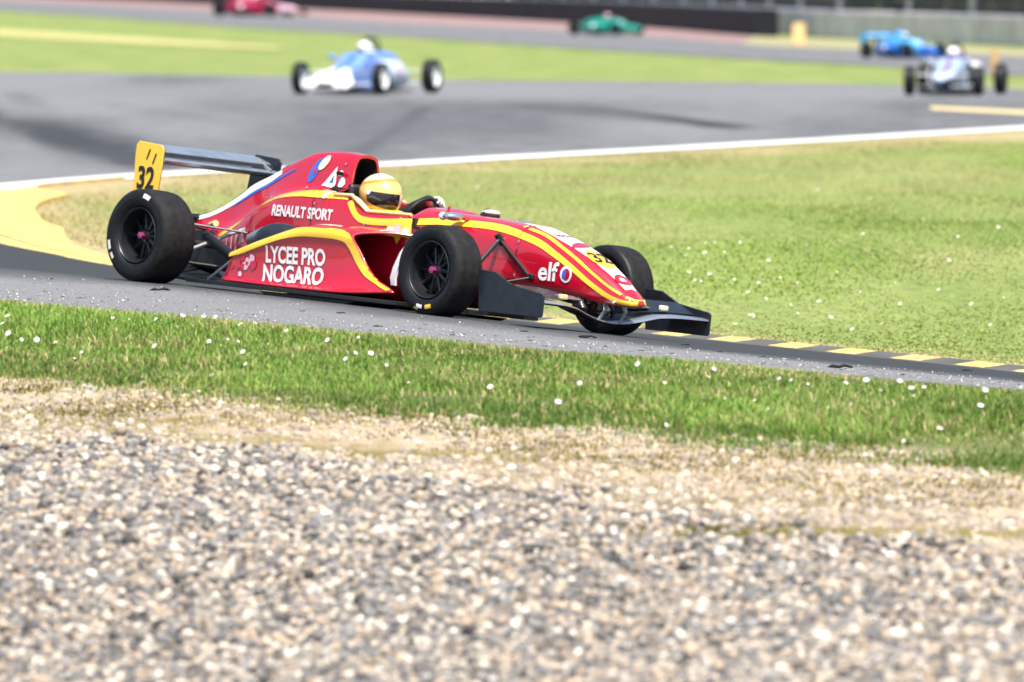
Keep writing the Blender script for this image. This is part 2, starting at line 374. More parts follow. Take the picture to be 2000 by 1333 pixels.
def resample(P, n):
    P = np.asarray(P, float); s = np.r_[0, np.cumsum(np.linalg.norm(np.diff(P, axis=0), axis=1))]; t = np.linspace(0, s[-1], n)
    return np.stack([np.interp(t, s, P[:, i]) for i in range(P.shape[1])], -1)
def dist_poly(X, Y, P, ax=1, ay=1):
    q = np.stack([X.ravel()/ax, Y.ravel()/ay], -1); P = np.asarray(P)[:, :2]/np.array([ax, ay]); d = np.full(len(q), 1e9)
    for a, b in zip(P, P[1:]):
        ab = b-a; t = np.clip(((q-a)@ab)/max(ab@ab, 1e-9), 0, 1); d = np.minimum(d, np.linalg.norm(q-a-t[:, None]*ab, axis=1))
    return d.reshape(X.shape)
def inside(X, Y, P):
    x, y = X.ravel(), Y.ravel(); r = np.zeros(len(x), bool); P = np.asarray(P)[:, :2]
    for (x0, y0), (x1, y1) in zip(P, np.roll(P, -1, 0)):
        c = ((y0 > y) != (y1 > y)) & (x < (x1-x0)*(y-y0)/(y1-y0+1e-12)+x0); r ^= c
    return r.reshape(X.shape)
def ribbon_sheet(name, A, B, nu, nv, off, m, kind='structure', masks=None, label=None):
    A = resample(A[:, :2], nu); B = resample(B[:, :2], nu); t = np.linspace(0, 1, nv)
    X = A[:, None, 0]*(1-t)+B[:, None, 0]*t; Y = A[:, None, 1]*(1-t)+B[:, None, 1]*t
    me = grid_mesh(name, X, Y, zt(X, Y)+off)
    for k, fn in (masks or {}).items(): set_attr(me, k, fn(X, Y, np.broadcast_to(t, X.shape)))
    o = link(name, me, m); o['kind'] = kind; return o
def sstep(a, b, v): t = np.clip((v-a)/(b-a), 0, 1); return t*t*(3-2*t)
def noise2(X, Y, s, seed=0):             # cheap smooth value noise
    r = np.random.default_rng(seed).random((64, 64)); u, v = X/s, Y/s; i, j = np.floor(u).astype(int), np.floor(v).astype(int); f, g = u-i, v-j; f = f*f*(3-2*f); g = g*g*(3-2*g)
    return (r[i % 64, j % 64]*(1-f)+r[(i+1) % 64, j % 64]*f)*(1-g)+(r[i % 64, (j+1) % 64]*(1-f)+r[(i+1) % 64, (j+1) % 64]*f)*g
EXT = np.array([(.685*t, -.727*t, 0) for t in (32, 20, 9)]); kerb_w = np.array([at(*q) for q in KERB]); kerb_w = np.vstack([kerb_w[0]+EXT, kerb_w]); tip_w = np.array([at(*q) for q in TIP])
LINE = [(0, 374), (240, 352), (450, 338), (740, 327), (1000, 312), (1500, 284), (2000, 254), (2500, 222)]
line_w = np.array([flat(*q) for q in LINE])
_nw = np.array([at(*q) for q in NEAR]); _gw = np.array([at(*q) for q in GRASS0]); near_w = catmull(np.vstack([_nw, _nw[-1]+EXT[::-1]])[:, :2], 12); gr0_w = catmull(np.vstack([_gw, _gw[-1]+EXT[::-1]])[:, :2], 12)
IN = catmull(np.vstack([kerb_w, tip_w, line_w])[:, :2], 10)
FAR = np.array([flat(*q) for q in ((0, 143), (300, 147), (560, 151), (860, 158), (1300, 162), (1760, 169), (2000, 176), (2500, 190))])
OUT = catmull(np.vstack([near_w[::-12][:, :2], [(-9, 58), (-17, 68), (-24, 85), (-28, 110), (-27, 145), (-22, 178)], FAR[:, :2]]), 8)
# base sheet
def axis(seg):
    o = [seg[0][0]]
    for a, b, st in seg: n = max(1, int(round((b-a)/st))); o += [a+(b-a)*(i+1)/n for i in range(n)]
    return np.array(o)
gx = axis(((-500, -60, 40), (-60, -16, 4), (-16, 16, .4), (16, 60, 4), (60, 500, 40)))
gy = axis(((-30, 26, 4), (26, 105, .4), (105, 135, 1), (135, 320, 6), (320, 1500, 60)))
GX, GY = np.meshgrid(gx, gy, indexing='ij')
GZ = zt(GX, GY)
lowr = (inside(GX, GY, np.vstack([near_w, gr0_w[::-1]])) == False) & (GY < 47)
me = grid_mesh('ground', GX, GY, GZ - .03*(GY < 40))
dl = dist_poly(GX, GY, line_w); dk = dist_poly(GX, GY, np.vstack([kerb_w, tip_w]))
set_attr(me, 'dry', np.maximum.reduce([.75*(1-sstep(.3, 4.5, dl)), .95*(1-sstep(.5, 2.6, dk)), .95*(1-sstep(6, 17, GY-66))*(GX < -1.2)*.55, .5*(1-sstep(.5, 3, dist_poly(GX, GY, FAR)))]))
G_GRASS = ground_mat('infield_turf', ((.135, .188, .043), (.215, .252, .08)), (('dry', (.33, .265, .14)),), scale=(1, .16, 1), ns=.8, bump=.4, fine=9, finev=.3)
o = link('ground', me, G_GRASS); o['kind'] = 'structure'
# racing surface: one continuous ribbon round the hairpin
skids_shadow = [(np.array([flat(*q) for q in ((1060, 208), (1200, 226), (1390, 246))]), .9, 4.5, .8), (np.array([flat(*q) for q in ((830, 210), (770, 258), (700, 300))]), .22, 2.5, 1.1),
         (np.array([flat(*q) for q in ((-60, 190), (60, 250), (260, 318))]), 1.1, 7, .75), (np.array([flat(*q) for q in ((-100, 292), (180, 325))]), .8, 3, .6),
         (np.array([flat(*q) for q in ((520, 200), (900, 205))]), .8, 4, .3), (np.array([flat(*q) for q in ((200, 205), (520, 250), (640, 290))]), .5, 4, .4)]  # first band on this line is a faint shadow, painted in
def wear_shadow(X, Y, t):
    w = (1-sstep(70, 100, Y))*.95*(1-sstep(.34, .62, t+.10*(noise2(X, Y, 1.3, 3)-.5)))
    for P, ax, ay, k in skids_shadow: w = np.maximum(w, np.where(Y > 85, .95*k*(.15+1.15*noise2(X*1.6+Y*.12, Y*.05, 1.0, 77))*(1-sstep(.0, 1.6, dist_poly(X, Y, P, ax, ay))), 0))
    return w
def pale(X, Y, t): k = sstep(70, 100, Y); return (1-k)*sstep(.42, .66, t)+k*(.25+.75*noise2(X, Y*.12, 2.2, 5))
T_MAT = ground_mat('asphalt', ((.066, .070, .074), (.092, .098, .104)), (('pale', (.162, .166, .172)), ('wear_shadow', (.032, .035, .038))), rough=.75, scale=(1, .35, 1), ns=.9, bump=.7, fine=70, finev=.5)
ribbon_sheet('track', IN, OUT, 420, 70, .006, T_MAT, masks={'wear_shadow': wear_shadow, 'pale': pale})
T2 = [(-600, -12), (0, 22), (400, 50), (760, 72), (1120, 96), (1300, 107), (1500, 119), (1700, 130), (2000, 150), (2500, 185)]
B2 = [(-600, -24), (0, 2), (400, 22), (760, 45), (1120, 62), (1300, 75), (1500, 91), (1690, 99), (2000, 112), (2500, 135)]
WB_ = [(-600, -34), (0, -9), (400, 9), (760, 27), (1120, 46), (1300, 58), (1500, 74), (1690, 82), (2000, 99), (2500, 121)]
t2, b2, wb = [catmull(np.array([flat(*q) for q in L])[:, :2], 8) for L in (T2, B2, WB_)]
ribbon_sheet('track', t2, b2, 160, 14, .02, T_MAT, masks={'wear_shadow': lambda X, Y, t: 0*X+.05, 'pale': lambda X, Y, t: 0*X+.6})
cut = np.argmin(np.abs(b2[:, 0]-flat(1460, 88)[0])); cw = np.argmin(np.abs(wb[:, 0]-flat(1466, 72)[0]))
ribbon_sheet('runoff', b2[:cut+1], wb[:cw+1], 100, 4, .02, M['redstrip'])
S_MAT = ground_mat('sandy_verge', ((.30, .25, .16), (.26, .28, .12)), ns=.5, fine=8)
ribbon_sheet('verge', b2[cut:], wb[cw:], 60, 4, .02, S_MAT)
pth = np.array([flat(*q) for q in ((-400, 40), (0, 58), (260, 74), (545, 93))]); pth2 = np.array([flat(*q) for q in ((-400, 52), (0, 72), (260, 86), (545, 98))])
ribbon_sheet('path', pth, pth2, 40, 4, .02, ground_mat('dry_path', ((.42, .37, .16), (.33, .34, .12)), ns=.4, fine=8))
def offset(P, d):
    P = np.asarray(P)[:, :2]; T = np.gradient(P, axis=0); T /= np.linalg.norm(T, axis=1)[:, None]; return P+np.c_[-T[:, 1], T[:, 0]]*np.asarray(d).reshape(-1, 1)
lw = catmull(line_w[:, :2], 12)
ribbon_sheet('white_line', lw, offset(lw, np.full(len(lw), .62)), 200, 3, .012, M['line'])
fl = catmull(FAR[:, :2], 10); ribbon_sheet('edge_strip', offset(fl, np.full(len(fl), -.5)), offset(fl, np.full(len(fl), .1)), 120, 3, .014, M['galv'])
yl = np.array([flat(*q) for q in ((1815, 209), (2100, 222), (2400, 236))]); yl2 = np.array([flat(*q) for q in ((1820, 216), (2100, 230), (2400, 246))])
ribbon_sheet('yellow_line', yl, yl2, 30, 3, .012, M['yline'])
# kerb: raised blocks on the right, a broad painted apron round the tip
KP = resample(catmull(np.vstack([kerb_w, tip_w, line_w[:2]])[:, :2], 14), 2000)
ks = np.r_[0, np.cumsum(np.linalg.norm(np.diff(KP, axis=0), axis=1))]
iw = np.argmin(np.abs(KP[:, 0]-at(*KERB[5])[0])+(np.arange(len(KP)) > 1500)*99)
kend = ks[np.argmin(np.abs(KP[:, 0]-flat(110, 364)[0])+(ks < ks[iw]+14)*99)]
kw = .27+.45*sstep(ks[iw]+2.6, ks[iw]+9, ks)+.32*sstep(ks[iw]+7, ks[iw]+13, ks); kw *= 1-.98*sstep(kend-6, kend, ks); T_ = np.gradient(KP, axis=0); T_ /= np.linalg.norm(T_, axis=1)[:, None]; NN = np.c_[T_[:, 1], -T_[:, 0]]
if NN[100, 1] < 0: NN = -NN
V = []; prof = ((0, .006), (.10, .012), (.32, .020), (.38, .022), (.9, .042), (1, .042), (1.0, -.06)); ph = (ks % .535)/.535
for i in range(len(KP)):
    bump_ = .004*max(0, math.sin(PI*min(1, ph[i]/.48))) if ph[i] < .48 and i < iw else 0
    for u, h in prof:
        x, y = KP[i]+NN[i]*kw[i]*u; V.append((x, y, h+(bump_ if .1 < u < .9 else 0)))
V = np.array(V); V[:, 2] += zt(V[:, 0], V[:, 1]); mb = MB(); k = len(prof)
Fc = [(i*k+j, i*k+j+1, (i+1)*k+j+1, (i+1)*k+j) for i in range(len(KP)-1) for j in range(k-1)]
mi = [2 if (j == 2 and iw-20 < i < iw+330) else ((0 if (i > iw-20 or ph[i] < .48) else 1) if j in (1, 2, 3) or i > iw-20 else 1) for i in range(len(KP)-1) for j in range(k-1)]
mb.add(V, Fc, mi); o = mb.build('kerb', [ground_mat('kerb_paint', ((.40, .31, .15), (.74, .51, .12)), ns=2.6, fine=22, finev=.4, rough=.8), 'kerbc', 'scuff'], None, True, auto=30); o['kind'] = 'structure'
# gravel trap sheet
gb = resample(gr0_w, 160); low = np.stack([np.linspace(-9, 16, 160), np.full(160, 8.)], -1)
tt = np.r_[np.linspace(0, .3, 40), np.linspace(.33, 1, 24)]
X = gb[:, None, 0]*(1-tt)+low[:, None, 0]*tt; Y = gb[:, None, 1]*(1-tt)+low[:, None, 1]*tt
me = grid_mesh('gravel_trap', X, Y, zt(X, Y)+.012); dg0 = gb[:, None, 1]-Y
set_attr(me, 'dry', .80*(1-sstep(1.5, 8.0, (dg0+2.4*(noise2(X, Y, 1.0, 8)-.5))*(1.15-.1*(X+2.2))))); set_attr(me, 'moss', np.clip(.95*(1-sstep(.5, 6.5, np.abs(dg0-4.2)))*noise2(X*.8, Y*1.6, .8, 12)+.02, 0, 1))
GR_MAT = ground_mat('gravel_bed', ((.06, .053, .046), (.13, .11, .09)), (('dry', (.40, .315, .22)), ('moss', (.15, .125, .03))), scale=(1, .5, 1), ns=3.5, bump=1, fine=45, finev=.45)
o = link('gravel_trap', me, GR_MAT); o['kind'] = 'structure'
# verge soil under the blades
ribbon_sheet('verge', near_w, gr0_w, 120, 24, .004, ground_mat('verge_soil', ((.07, .10, .025), (.12, .13, .045)), (('dry', (.30, .24, .15)),), scale=(1, .4, 1), ns=3, fine=40), masks={'dry': lambda X, Y, t: .8*(1-sstep(0, .18, t))+.8*sstep(.85, 1, t)})
# ---- loose stones
def gy_edge(x): return np.interp(x, gr0_w[:, 0], gr0_w[:, 1])
DUST1 = np.array([on_ground(*q) for q in ((520, 868), (700, 876), (860, 892))]); DUST2 = np.array([on_ground(*q) for q in ((1560, 1050), (1800, 1048), (2060, 1056))])
def stones():
    n = 250000; y = 28.5+(44.5-28.5)*RNG.random(n); hw = y*.0543+1.2; x = (RNG.random(n)*2-1)*hw; keep = RNG.random(n) < (hw/3.8)
    d = gy_edge(x)-y; dens = .10+.9*sstep(1.9, 6.6, (d+2.6*(noise2(x, y*.7, 1.3, 21)-.5)+1.6*(noise2(x, y, .35, 23)-.5))*(1.15-.105*(x+2.2))); dst = np.maximum(1-sstep(.25, 1.0, dist_poly(x, y, DUST1, .5, .35)), 1-sstep(.25, 1.0, dist_poly(x, y, DUST2, .9, .28))); dens = dens*(1-.88*dst); keep &= (d > .05) & (RNG.random(n) < dens)
    x, y, d = x[keep], y[keep], d[keep]; n = len(x)
    ico = bmesh.new(); bmesh.ops.create_icosphere(ico, subdivisions=1, radius=1); bv = np.array([v.co[:] for v in ico.verts]); bf = np.array([[v.index for v in f.verts] for f in ico.faces]); ico.free()
    r = .0064+.0136*RNG.random(n)**1.6; r *= np.where(RNG.random(n) < .04, 1.5, 1)
    s = r[:, None]*(.75+.65*RNG.random((n, 3)))*np.array([1.1, 1.1, .8]); jit = 1+.22*(RNG.random((n, 12, 1))-.5)
    a = RNG.random(n)*2*PI; b = (RNG.random(n)-.5)*1.2; V = bv[None]*jit*s[:, None]
    c_, s_ = np.cos(b)[:, None], np.sin(b)[:, None]; V = np.stack([V[..., 0]*c_-V[..., 2]*s_, V[..., 1], V[..., 0]*s_+V[..., 2]*c_], -1)
    c_, s_ = np.cos(a)[:, None], np.sin(a)[:, None]; V = np.stack([V[..., 0]*c_-V[..., 1]*s_, V[..., 0]*s_+V[..., 1]*c_, V[..., 2]], -1)
    z = zt(x, y)+.010+s[:, 2]*(.15+.9*RNG.random(n)*(dens[keep] > .5)); V += np.stack([x, y, z], -1)[:, None]
    pal = np.array([(.30, .28, .26), (.15, .155, .165), (.55, .49, .42), (.42, .34, .26), (.70, .66, .60), (.055, .055, .06), (.35, .29, .23), (.22, .225, .24), (.56, .44, .33)])
    pr = np.array([.17, .19, .11, .13, .06, .14, .10, .09, .02]); c = pal[RNG.choice(len(pal), n, p=pr/pr.sum())]*(.5+.72*RNG.random((n, 1)))
    c = c*np.array([.89, .865, .82])+np.array([.30, .265, .225])*.03; c = np.where((dens[keep] < .5)[:, None], c*.7+np.array([.26, .21, .15])*.6, c)
    nn = 12; F_ = (bf[None]+(np.arange(n)*nn)[:, None, None]).reshape(-1, 3)
    me = fast_mesh('gravel', V.reshape(-1, 3), [F_], np.repeat(np.clip(c, 0, .9), nn, 0)); return me
o = link('gravel', stones(), attr_mat('pebbles', .7, .35)); tag(o, 'grey tan and cream pebbles filling the foreground gravel trap', 'gravel', kind='stuff')
def grit():
    n = 2600; t = RNG.random(n)**1.6*.5; x = (RNG.random(n)*2-1)*4.2; y = np.interp(x, near_w[:, 0], near_w[:, 1])+t*16
    mb_v = np.array([(1, 0, 0), (-1, 0, 0), (0, 1, 0), (0, -1, 0), (0, 0, 1), (0, 0, -.4)]); f = np.array([(0, 2, 4), (2, 1, 4), (1, 3, 4), (3, 0, 4), (2, 0, 5), (1, 2, 5), (3, 1, 5), (0, 3, 5)])
    r = .003+.008*RNG.random(n)**3; V = mb_v[None]*(r[:, None]*(.7+.6*RNG.random((n, 3))))[:, None]+np.stack([x, y, zt(x, y)+.007], -1)[:, None]
    c = np.array([.42, .40, .37])*(.25+.9*RNG.random((n, 1))); return fast_mesh('grit', V.reshape(-1, 3), [(f[None]+(np.arange(n)*6)[:, None, None]).reshape(-1, 3)], np.repeat(c, 6, 0))
o = link('grit', grit(), bpy.data.materials['pebbles']); tag(o, 'loose pale grit scattered over the outer edge of the near asphalt', 'grit', kind='stuff')
# ---- grass blades
def blades(x, y, h, w, col, lean=.55):
    n = len(x); z = zt(x, y)-.004; a = RNG.random(n)*2*PI; l = h*lean*RNG.random(n); ax, ay = np.cos(a), np.sin(a); b = a+PI/2+(RNG.random(n)-.5); bx, by = np.cos(b)*w/2, np.sin(b)*w/2
    P = np.stack([x, y, z], -1); W = np.stack([bx, by, 0*bx], -1); L_ = np.stack([ax*l, ay*l, 0*l], -1); U_ = np.stack([0*h, 0*h, h], -1)
    V = np.stack([P-W, P+W, P-W*.8+L_*.35+U_*.6, P+W*.8+L_*.35+U_*.6, P+L_+U_*(1-.25*(l/h)[:, None])], 1)
    i = np.arange(n)[:, None]*5; return fast_mesh('grass', V.reshape(-1, 3), [i+np.array([[0, 1, 3, 2]]), i+np.array([[2, 3, 4]])], np.repeat(col, 5, 0))
GM = attr_mat('grass_blades', .6, .25, .35)
n = 350000; x = (RNG.random(n)*2-1)*np.where(RNG.random(n) < .84, 4.7, 10); e1 = np.interp(x, near_w[:, 0], near_w[:, 1]); e0 = gy_edge(x); t = RNG.random(n)*1.42-.36; y = e0+(e1-e0)*t
nz = noise2(x, y, .5, 31); n2 = noise2(x, y, 1.4, 33); n3 = noise2(x, y, 1.1, 35); tu = t-.07+np.where(t < .45, .38*(nz-.5)+.45*(n3-.5), .10*(nz-.5))
dens = sstep(-.12, .2, tu)*(1-sstep(.93, 1.02, tu))*(.5+.6*nz); keep = RNG.random(n) < dens; x, y, t, nz, n2, n3 = [q[keep] for q in (x, y, tu, nz, n2, n3)]; n = len(x)
h = (.022+.058*RNG.random(n)**1.2)*(.55+.7*n2)*(.5+.6*sstep(.0, .25, t))*(1-.78*sstep(.66, 1, t)); u = RNG.random(n)[:, None]
cg = np.array([.085, .19, .024])*(1-u)+np.array([.25, .345, .075])*u; cd = np.array([.52, .43, .21]); dry = (RNG.random(n) < .08+.32*sstep(.6, 1, t)+.3*(1-sstep(.0, .15, t))+.22*sstep(.55, .8, nz))[:, None]
col = np.where(dry, cd*(.6+.7*u), cg*(.5+.55*n2[:, None]+.5*n3[:, None]))
o = link('grass', blades(x, y, h, .005+.004*RNG.random(n), col, 1.25), GM, smooth=False); tag(o, 'green verge grass with dry blades between the asphalt edge and the gravel', 'grass', kind='stuff')
xs, ys, hs = [], [], []
for i in range(150):                                   # ragged clumps along the lower edge
    cx = (random.random()*2-1)*4.2; cy = gy_edge(np.array([cx]))[0]+random.uniform(-.5, .25)-.08*max(0, cx); k = random.randint(120, 420); r = random.uniform(.05, .17)
    xs.append(cx+RNG.normal(0, r*1.5, k)); ys.append(cy+RNG.normal(0, r, k)); hs.append((.018+.05*RNG.random(k))*random.uniform(.6, 1.25))
x, y, h = map(np.concatenate, (xs, ys, hs)); n = len(x); u = RNG.random(n)[:, None]
o = link('grass', blades(x, y, h, .005+.005*RNG.random(n), np.where((RNG.random(n) < .16)[:, None], np.array([.42, .36, .17]), np.array([.04, .115, .014])*(1-u)+np.array([.17, .28, .05])*u), 1.1), GM, smooth=False); tag(o, 'ragged darker green clumps fringing the lower edge of the verge', 'grass', kind='stuff')
# tufts creeping into the sand
n = 80000; x = (RNG.random(n)*2-1)*4.4; d = RNG.random(n)**1.6*6.5; y = gy_edge(x)-d; nz = noise2(x, y, .55, 41); keep = (nz > .50) & (RNG.random(n) < 1.1-.12*d); x, y = x[keep], y[keep]; n = len(x); u = RNG.random(n)[:, None]
o = link('grass', blades(x, y, .012+.028*RNG.random(n), np.full(n, .008), np.array([.17, .17, .03])*(1-u)+np.array([.40, .32, .13])*u), GM, smooth=False); tag(o, 'sparse mossy dry tufts creeping over the sandy gravel edge', 'grass', kind='stuff')
n = 380000; y = 58+RNG.random(n)**1.35*60; x = (RNG.random(n)*2-1)*(y*.0543+2.5); poly = np.vstack([IN, [(40, 150), (40, 40)]])
keep = inside(x, y, poly); x, y = x[keep], y[keep]; dk = dist_poly(x, y, KP); keep = dk > np.interp(x, [-5, -1, 9], [1.0, .45, .35]); x, y, dk = x[keep], y[keep], dk[keep]
nz = noise2(x, y*.35, 1.0, 51); n2 = noise2(x, y*.3, 3.1, 53); keep = RNG.random(len(x)) < .35+.8*nz*sstep(.4, 2.2, dk+.6*nz); x, y, dk, nz, n2 = [q[keep] for q in (x, y, dk, nz, n2)]; n = len(x); u = RNG.random(n)[:, None]
dl = dist_poly(x, y, line_w); n4_ = noise2(x, y*.3, 4.5, 71); pd = .06+.6*(1-sstep(.6, 3.0, dk))+.5*(1-sstep(1, 9, dl))+1.0*sstep(.45, .8, n2)*sstep(.35, .6, noise2(x, y*.25, 2.2, 59))+.35*sstep(.5, .9, n4_)+.25*(x < -1.0)*(y > 68); dry = (RNG.random(n) < pd)[:, None]
n4 = noise2(x, y*.22, 1.7, 57)[:, None]; cg = np.array([.175, .268, .038])*(1-u)+np.array([.25, .335, .078])*u; col = np.where(dry, np.array([.44, .40, .18])*(.85+.2*u), cg*(.55+.45*n2[:, None]+.5*n4))
o = link('grass', blades(x, y, (.009+.014*RNG.random(n))*(.6+.7*nz), np.full(n, .017), col, 1.7), GM, smooth=False); tag(o, 'bright green infield grass with straw coloured patches beyond the kerb', 'grass', kind='stuff')
MOSS = [(140, 803, .35), (210, 815, .25), (470, 903, .3), (640, 690, .3), (820, 822, .35), (1230, 1005, .4), (1290, 1025, .5), (1350, 1040, .4), (1410, 1050, .3), (1250, 905, .35), (1330, 920, .3), (1560, 900, .35), (1600, 945, .4), (1720, 975, .4), (1830, 990, .4), (1930, 960, .35), (900, 850, .3), (1050, 880, .3), (330, 800, .3), (60, 770, .25)]
xs, ys = [], []
for px, py, r in MOSS:
    p = on_ground(px, py); k = 950; xs.append(p[0]+RNG.normal(0, r*.6, k)); ys.append(p[1]+RNG.normal(0, r*.55, k))
x, y = np.concatenate(xs), np.concatenate(ys); n = len(x); u = RNG.random(n)[:, None]
o = link('moss', blades(x, y, .010+.034*RNG.random(n)**2, np.full(n, .011), np.array([.055, .065, .012])*(1-u)+np.array([.26, .22, .045])*u, 1.4), GM, smooth=False); tag(o, 'olive brown moss clumps dotted over the sandy gravel edge', 'moss', kind='stuff')
# ---- daisies
mb = MB(); n = 11; V = [(0, 0, .003)]
for k in range(n):
    a = 2*PI*k/n
    for da, r, zz in ((-.22, .012, .004), (0, .017, .0055), (.22, .012, .004)): V.append((r*math.cos(a+da), r*math.sin(a+da), zz))
mb.add(V, [(0, 1+3*k, 2+3*k, 3+3*k) for k in range(n)], 0); mb.ball((0, 0, .004), (.005, .005, .0035), 8, 1); mb.tube([(0, 0, .002), (.003, .002, -.03), (.001, 0, -.065)], .0012, 5, 2)
dm = mb.mesh('daisy', False); 
for q in ('petal', 'yellow', 'leaf'): dm.materials.append(M[q])
NEARD = [(15, 621), (5, 637), (42, 661), (17, 657), (72, 668), (108, 667), (145, 694), (160, 682), (302, 680), (220, 620), (250, 621), (305, 627), (348, 632), (357, 620), (398, 618), (405, 630), (422, 619), (408, 665), (445, 659), (465, 662), (475, 690), (480, 709), (414, 737), (498, 630), (470, 638), (675, 700), (694, 687), (724, 694), (754, 710), (799, 743), (958, 761), (1090, 792), (1133, 751), (1246, 715), (1298, 745), (1394, 722), (1383, 736), (1416, 775), (1474, 781), (1500, 803), (1522, 737), (1545, 739), (1578, 745), (1618, 793), (1660, 789), (1652, 750), (1692, 750), (1720, 759), (1757, 749), (1783, 770), (1780, 764), (1805, 757), (1835, 845), (1915, 801), (1924, 769), (1301, 830), (1765, 858), (640, 668), (560, 644), (700, 655)]
for px, py in NEARD:
    p = on_ground(px, py+22); o = bpy.data.objects.new('daisy', dm); COL.objects.link(o); s = random.uniform(.45, 1.0); o.scale = (s, s, s)
    o.location = (p[0], p[1], Z(p[0], p[1])+.055*s+.01); o.rotation_euler = (random.uniform(.35, 1.0), random.uniform(-.4, .4), random.uniform(-.9, .9)); tag(o, 'small white daisy growing in the verge grass between asphalt and gravel', 'daisy', 'daisies in the near verge')
INFD = [(1310, 483), (1345, 490), (1375, 482), (1380, 500), (1400, 485), (1420, 496), (1450, 480), (1340, 540), (1352, 548), (1370, 552), (1390, 547), (1410, 556), (1430, 560), (1462, 575), (1490, 590), (1500, 520), (1530, 545), (1555, 560), (1600, 600), (1640, 545), (1680, 575), (1700, 610), (1745, 560), (1760, 600), (1800, 440), (1830, 580), (1870, 470), (1900, 610), (1930, 640), (1965, 590), (1460, 620), (1470, 628), (1550, 605), (1560, 615), (1620, 630), (1660, 655), (1720, 650), (1335, 505), (1480, 560), (1090, 355), (1130, 365), (930, 372), (1240, 400), (1600, 380), (1700, 390), (1850, 520), (1580, 480), (1680, 470), (1950, 455), (1440, 640)]
for px, py in INFD:
    p = on_ground(px+random.uniform(-6, 6), py+random.uniform(-4, 8)); o = bpy.data.objects.new('daisy', dm); COL.objects.link(o); s = random.uniform(.5, 1.05); o.scale = (s, s, s)
    o.location = (p[0], p[1], Z(p[0], p[1])+.045*s); o.rotation_euler = (random.uniform(.3, .9), random.uniform(-.4, .4), random.uniform(-.9, .9)); tag(o, 'small white daisy out of focus in the infield grass beyond the kerb', 'daisy', 'daisies in the infield')
# ---- scraps of rubber on the asphalt
sm = []
for k in range(3):
    mb = MB(); pts = [(-.05, .004, .004), (-.028, .006*(k-1), .010), (-.004, -.006, .007), (.022, .006*k, .012), (.045, .012*(1-k), .006), (.055, .0, .004)]; mb.tube(pts, [.004, .013, .008+.004*k, .014-.003*k, .009, .003], 7, flatz=.55); me = mb.mesh('rubber_scrap', True); me.materials.append(M['scrap']); sm.append(me)
RS = random.Random(3)
for i, (px, py, s) in enumerate(((312, 571, 1.5), (665, 615, .7), (737, 641, .7), (590, 611, .4), (1023, 651, .7), (1145, 663, 1.4), (1338, 677, .7), (1640, 722, 1.7), (1888, 727, .8), (98, 548, .5), (1312, 694, .5), (905, 656, .4), (155, 585, .4), (830, 637, .35), (1490, 700, .45), (1760, 735, .5))+tuple((RS.uniform(20, 1960), 0, RS.uniform(.18, .5)) for _ in range(22))):
    if py == 0: py = 608+.0865*px-RS.uniform(0, 1)**2*34+RS.uniform(-14, 0)
    p = on_ground(px, py); o = bpy.data.objects.new('rubber_scrap', sm[i % 3]); COL.objects.link(o); o.scale = (s*.8,)*3; o.location = (p[0], p[1], Z(p[0], p[1])+.005); o.rotation_euler = (0, 0, random.uniform(-.5, .3))
    tag(o, 'black scrap of shed tyre rubber lying on the near asphalt', 'rubber scrap', 'rubber scraps on the track')
# ---- tyre wall, concrete wall, catch fence, hedge, markers
def wall_strip(P, h, th, name, m, label, cat, z0=-.02):
    P = np.asarray(P)[:, :2]; Q = offset(P, np.full(len(P), th)); 
    if Q[0, 1] < P[0, 1]: Q = offset(P, np.full(len(P), -th))
    mb = MB(); V = []
    for a, b in zip(P, Q): V += [(*a, z0), (*a, h*.92), (*(a+(b-a)*.18), h), (*(a+(b-a)*.82), h), (*b, h*.92), (*b, z0)]
    n = len(P); Fc = [(i*6+j, i*6+j+1, (i+1)*6+j+1, (i+1)*6+j) for i in range(n-1) for j in range(5)]+[tuple(range(6)), tuple((n-1)*6+k for k in range(6))]
    mb.add(V, Fc); o = mb.build(name, m, None, True, auto=25); tag(o, label, cat); return o
wt = resample(wb[:cw+1], 150); tw = empty('tyre_wall', 'long low black tyre barrier along the far straight ending beside the concrete wall', 'tyre wall', mtx=Matrix.Translation((wt[-1, 0], wt[-1, 1], 0)))
o = wall_strip(wt, .88, .75, 'belt_cover', 'belt', None, None); o.parent = tw; o.matrix_parent_inverse = tw.matrix_world.inverted()
mb = MB(); ws_ = offset(wt, np.full(len(wt), 1.15))
for i in range(0, len(wt)-1):
    for k in range(3): mb.lathe([(.02+.27*k, .26), (.06+.27*k, .30), (.22+.27*k, .30), (.26+.27*k, .26), (.26+.27*k, .15)], 10, (ws_[i, 0], ws_[i, 1], 0), 0, 'z')
o = mb.build('tyre_stack', 'tyre', tw, auto=0); o.matrix_parent_inverse = tw.matrix_world.inverted(); o['kind'] = 'stuff'
cwp = resample(offset(wb, np.full(len(wb), 1.9)) if offset(wb, np.full(len(wb), 1.9))[0, 1] > wb[0, 1] else offset(wb, np.full(len(wb), -1.9)), 260)
cwp = resample(np.array([p for p in cwp]), 220)
cwl = wall_strip(cwp, .86, .3, 'concrete_wall', 'concrete', 'low grey concrete wall with stained panels behind the far straight', 'wall')
fp = offset(cwp, np.full(len(cwp), .15)); fp = fp if fp[0, 1] > cwp[0, 1] else offset(cwp, np.full(len(cwp), -.15)); seg = np.r_[0, np.cumsum(np.linalg.norm(np.diff(fp, axis=0), axis=1))]
fe = empty('catch_fence', 'tall grey wire catch fence on posts standing on the concrete wall', 'fence', mtx=Matrix.Translation((fp[-1, 0], fp[-1, 1], .86))); inv_ = fe.matrix_world.inverted()
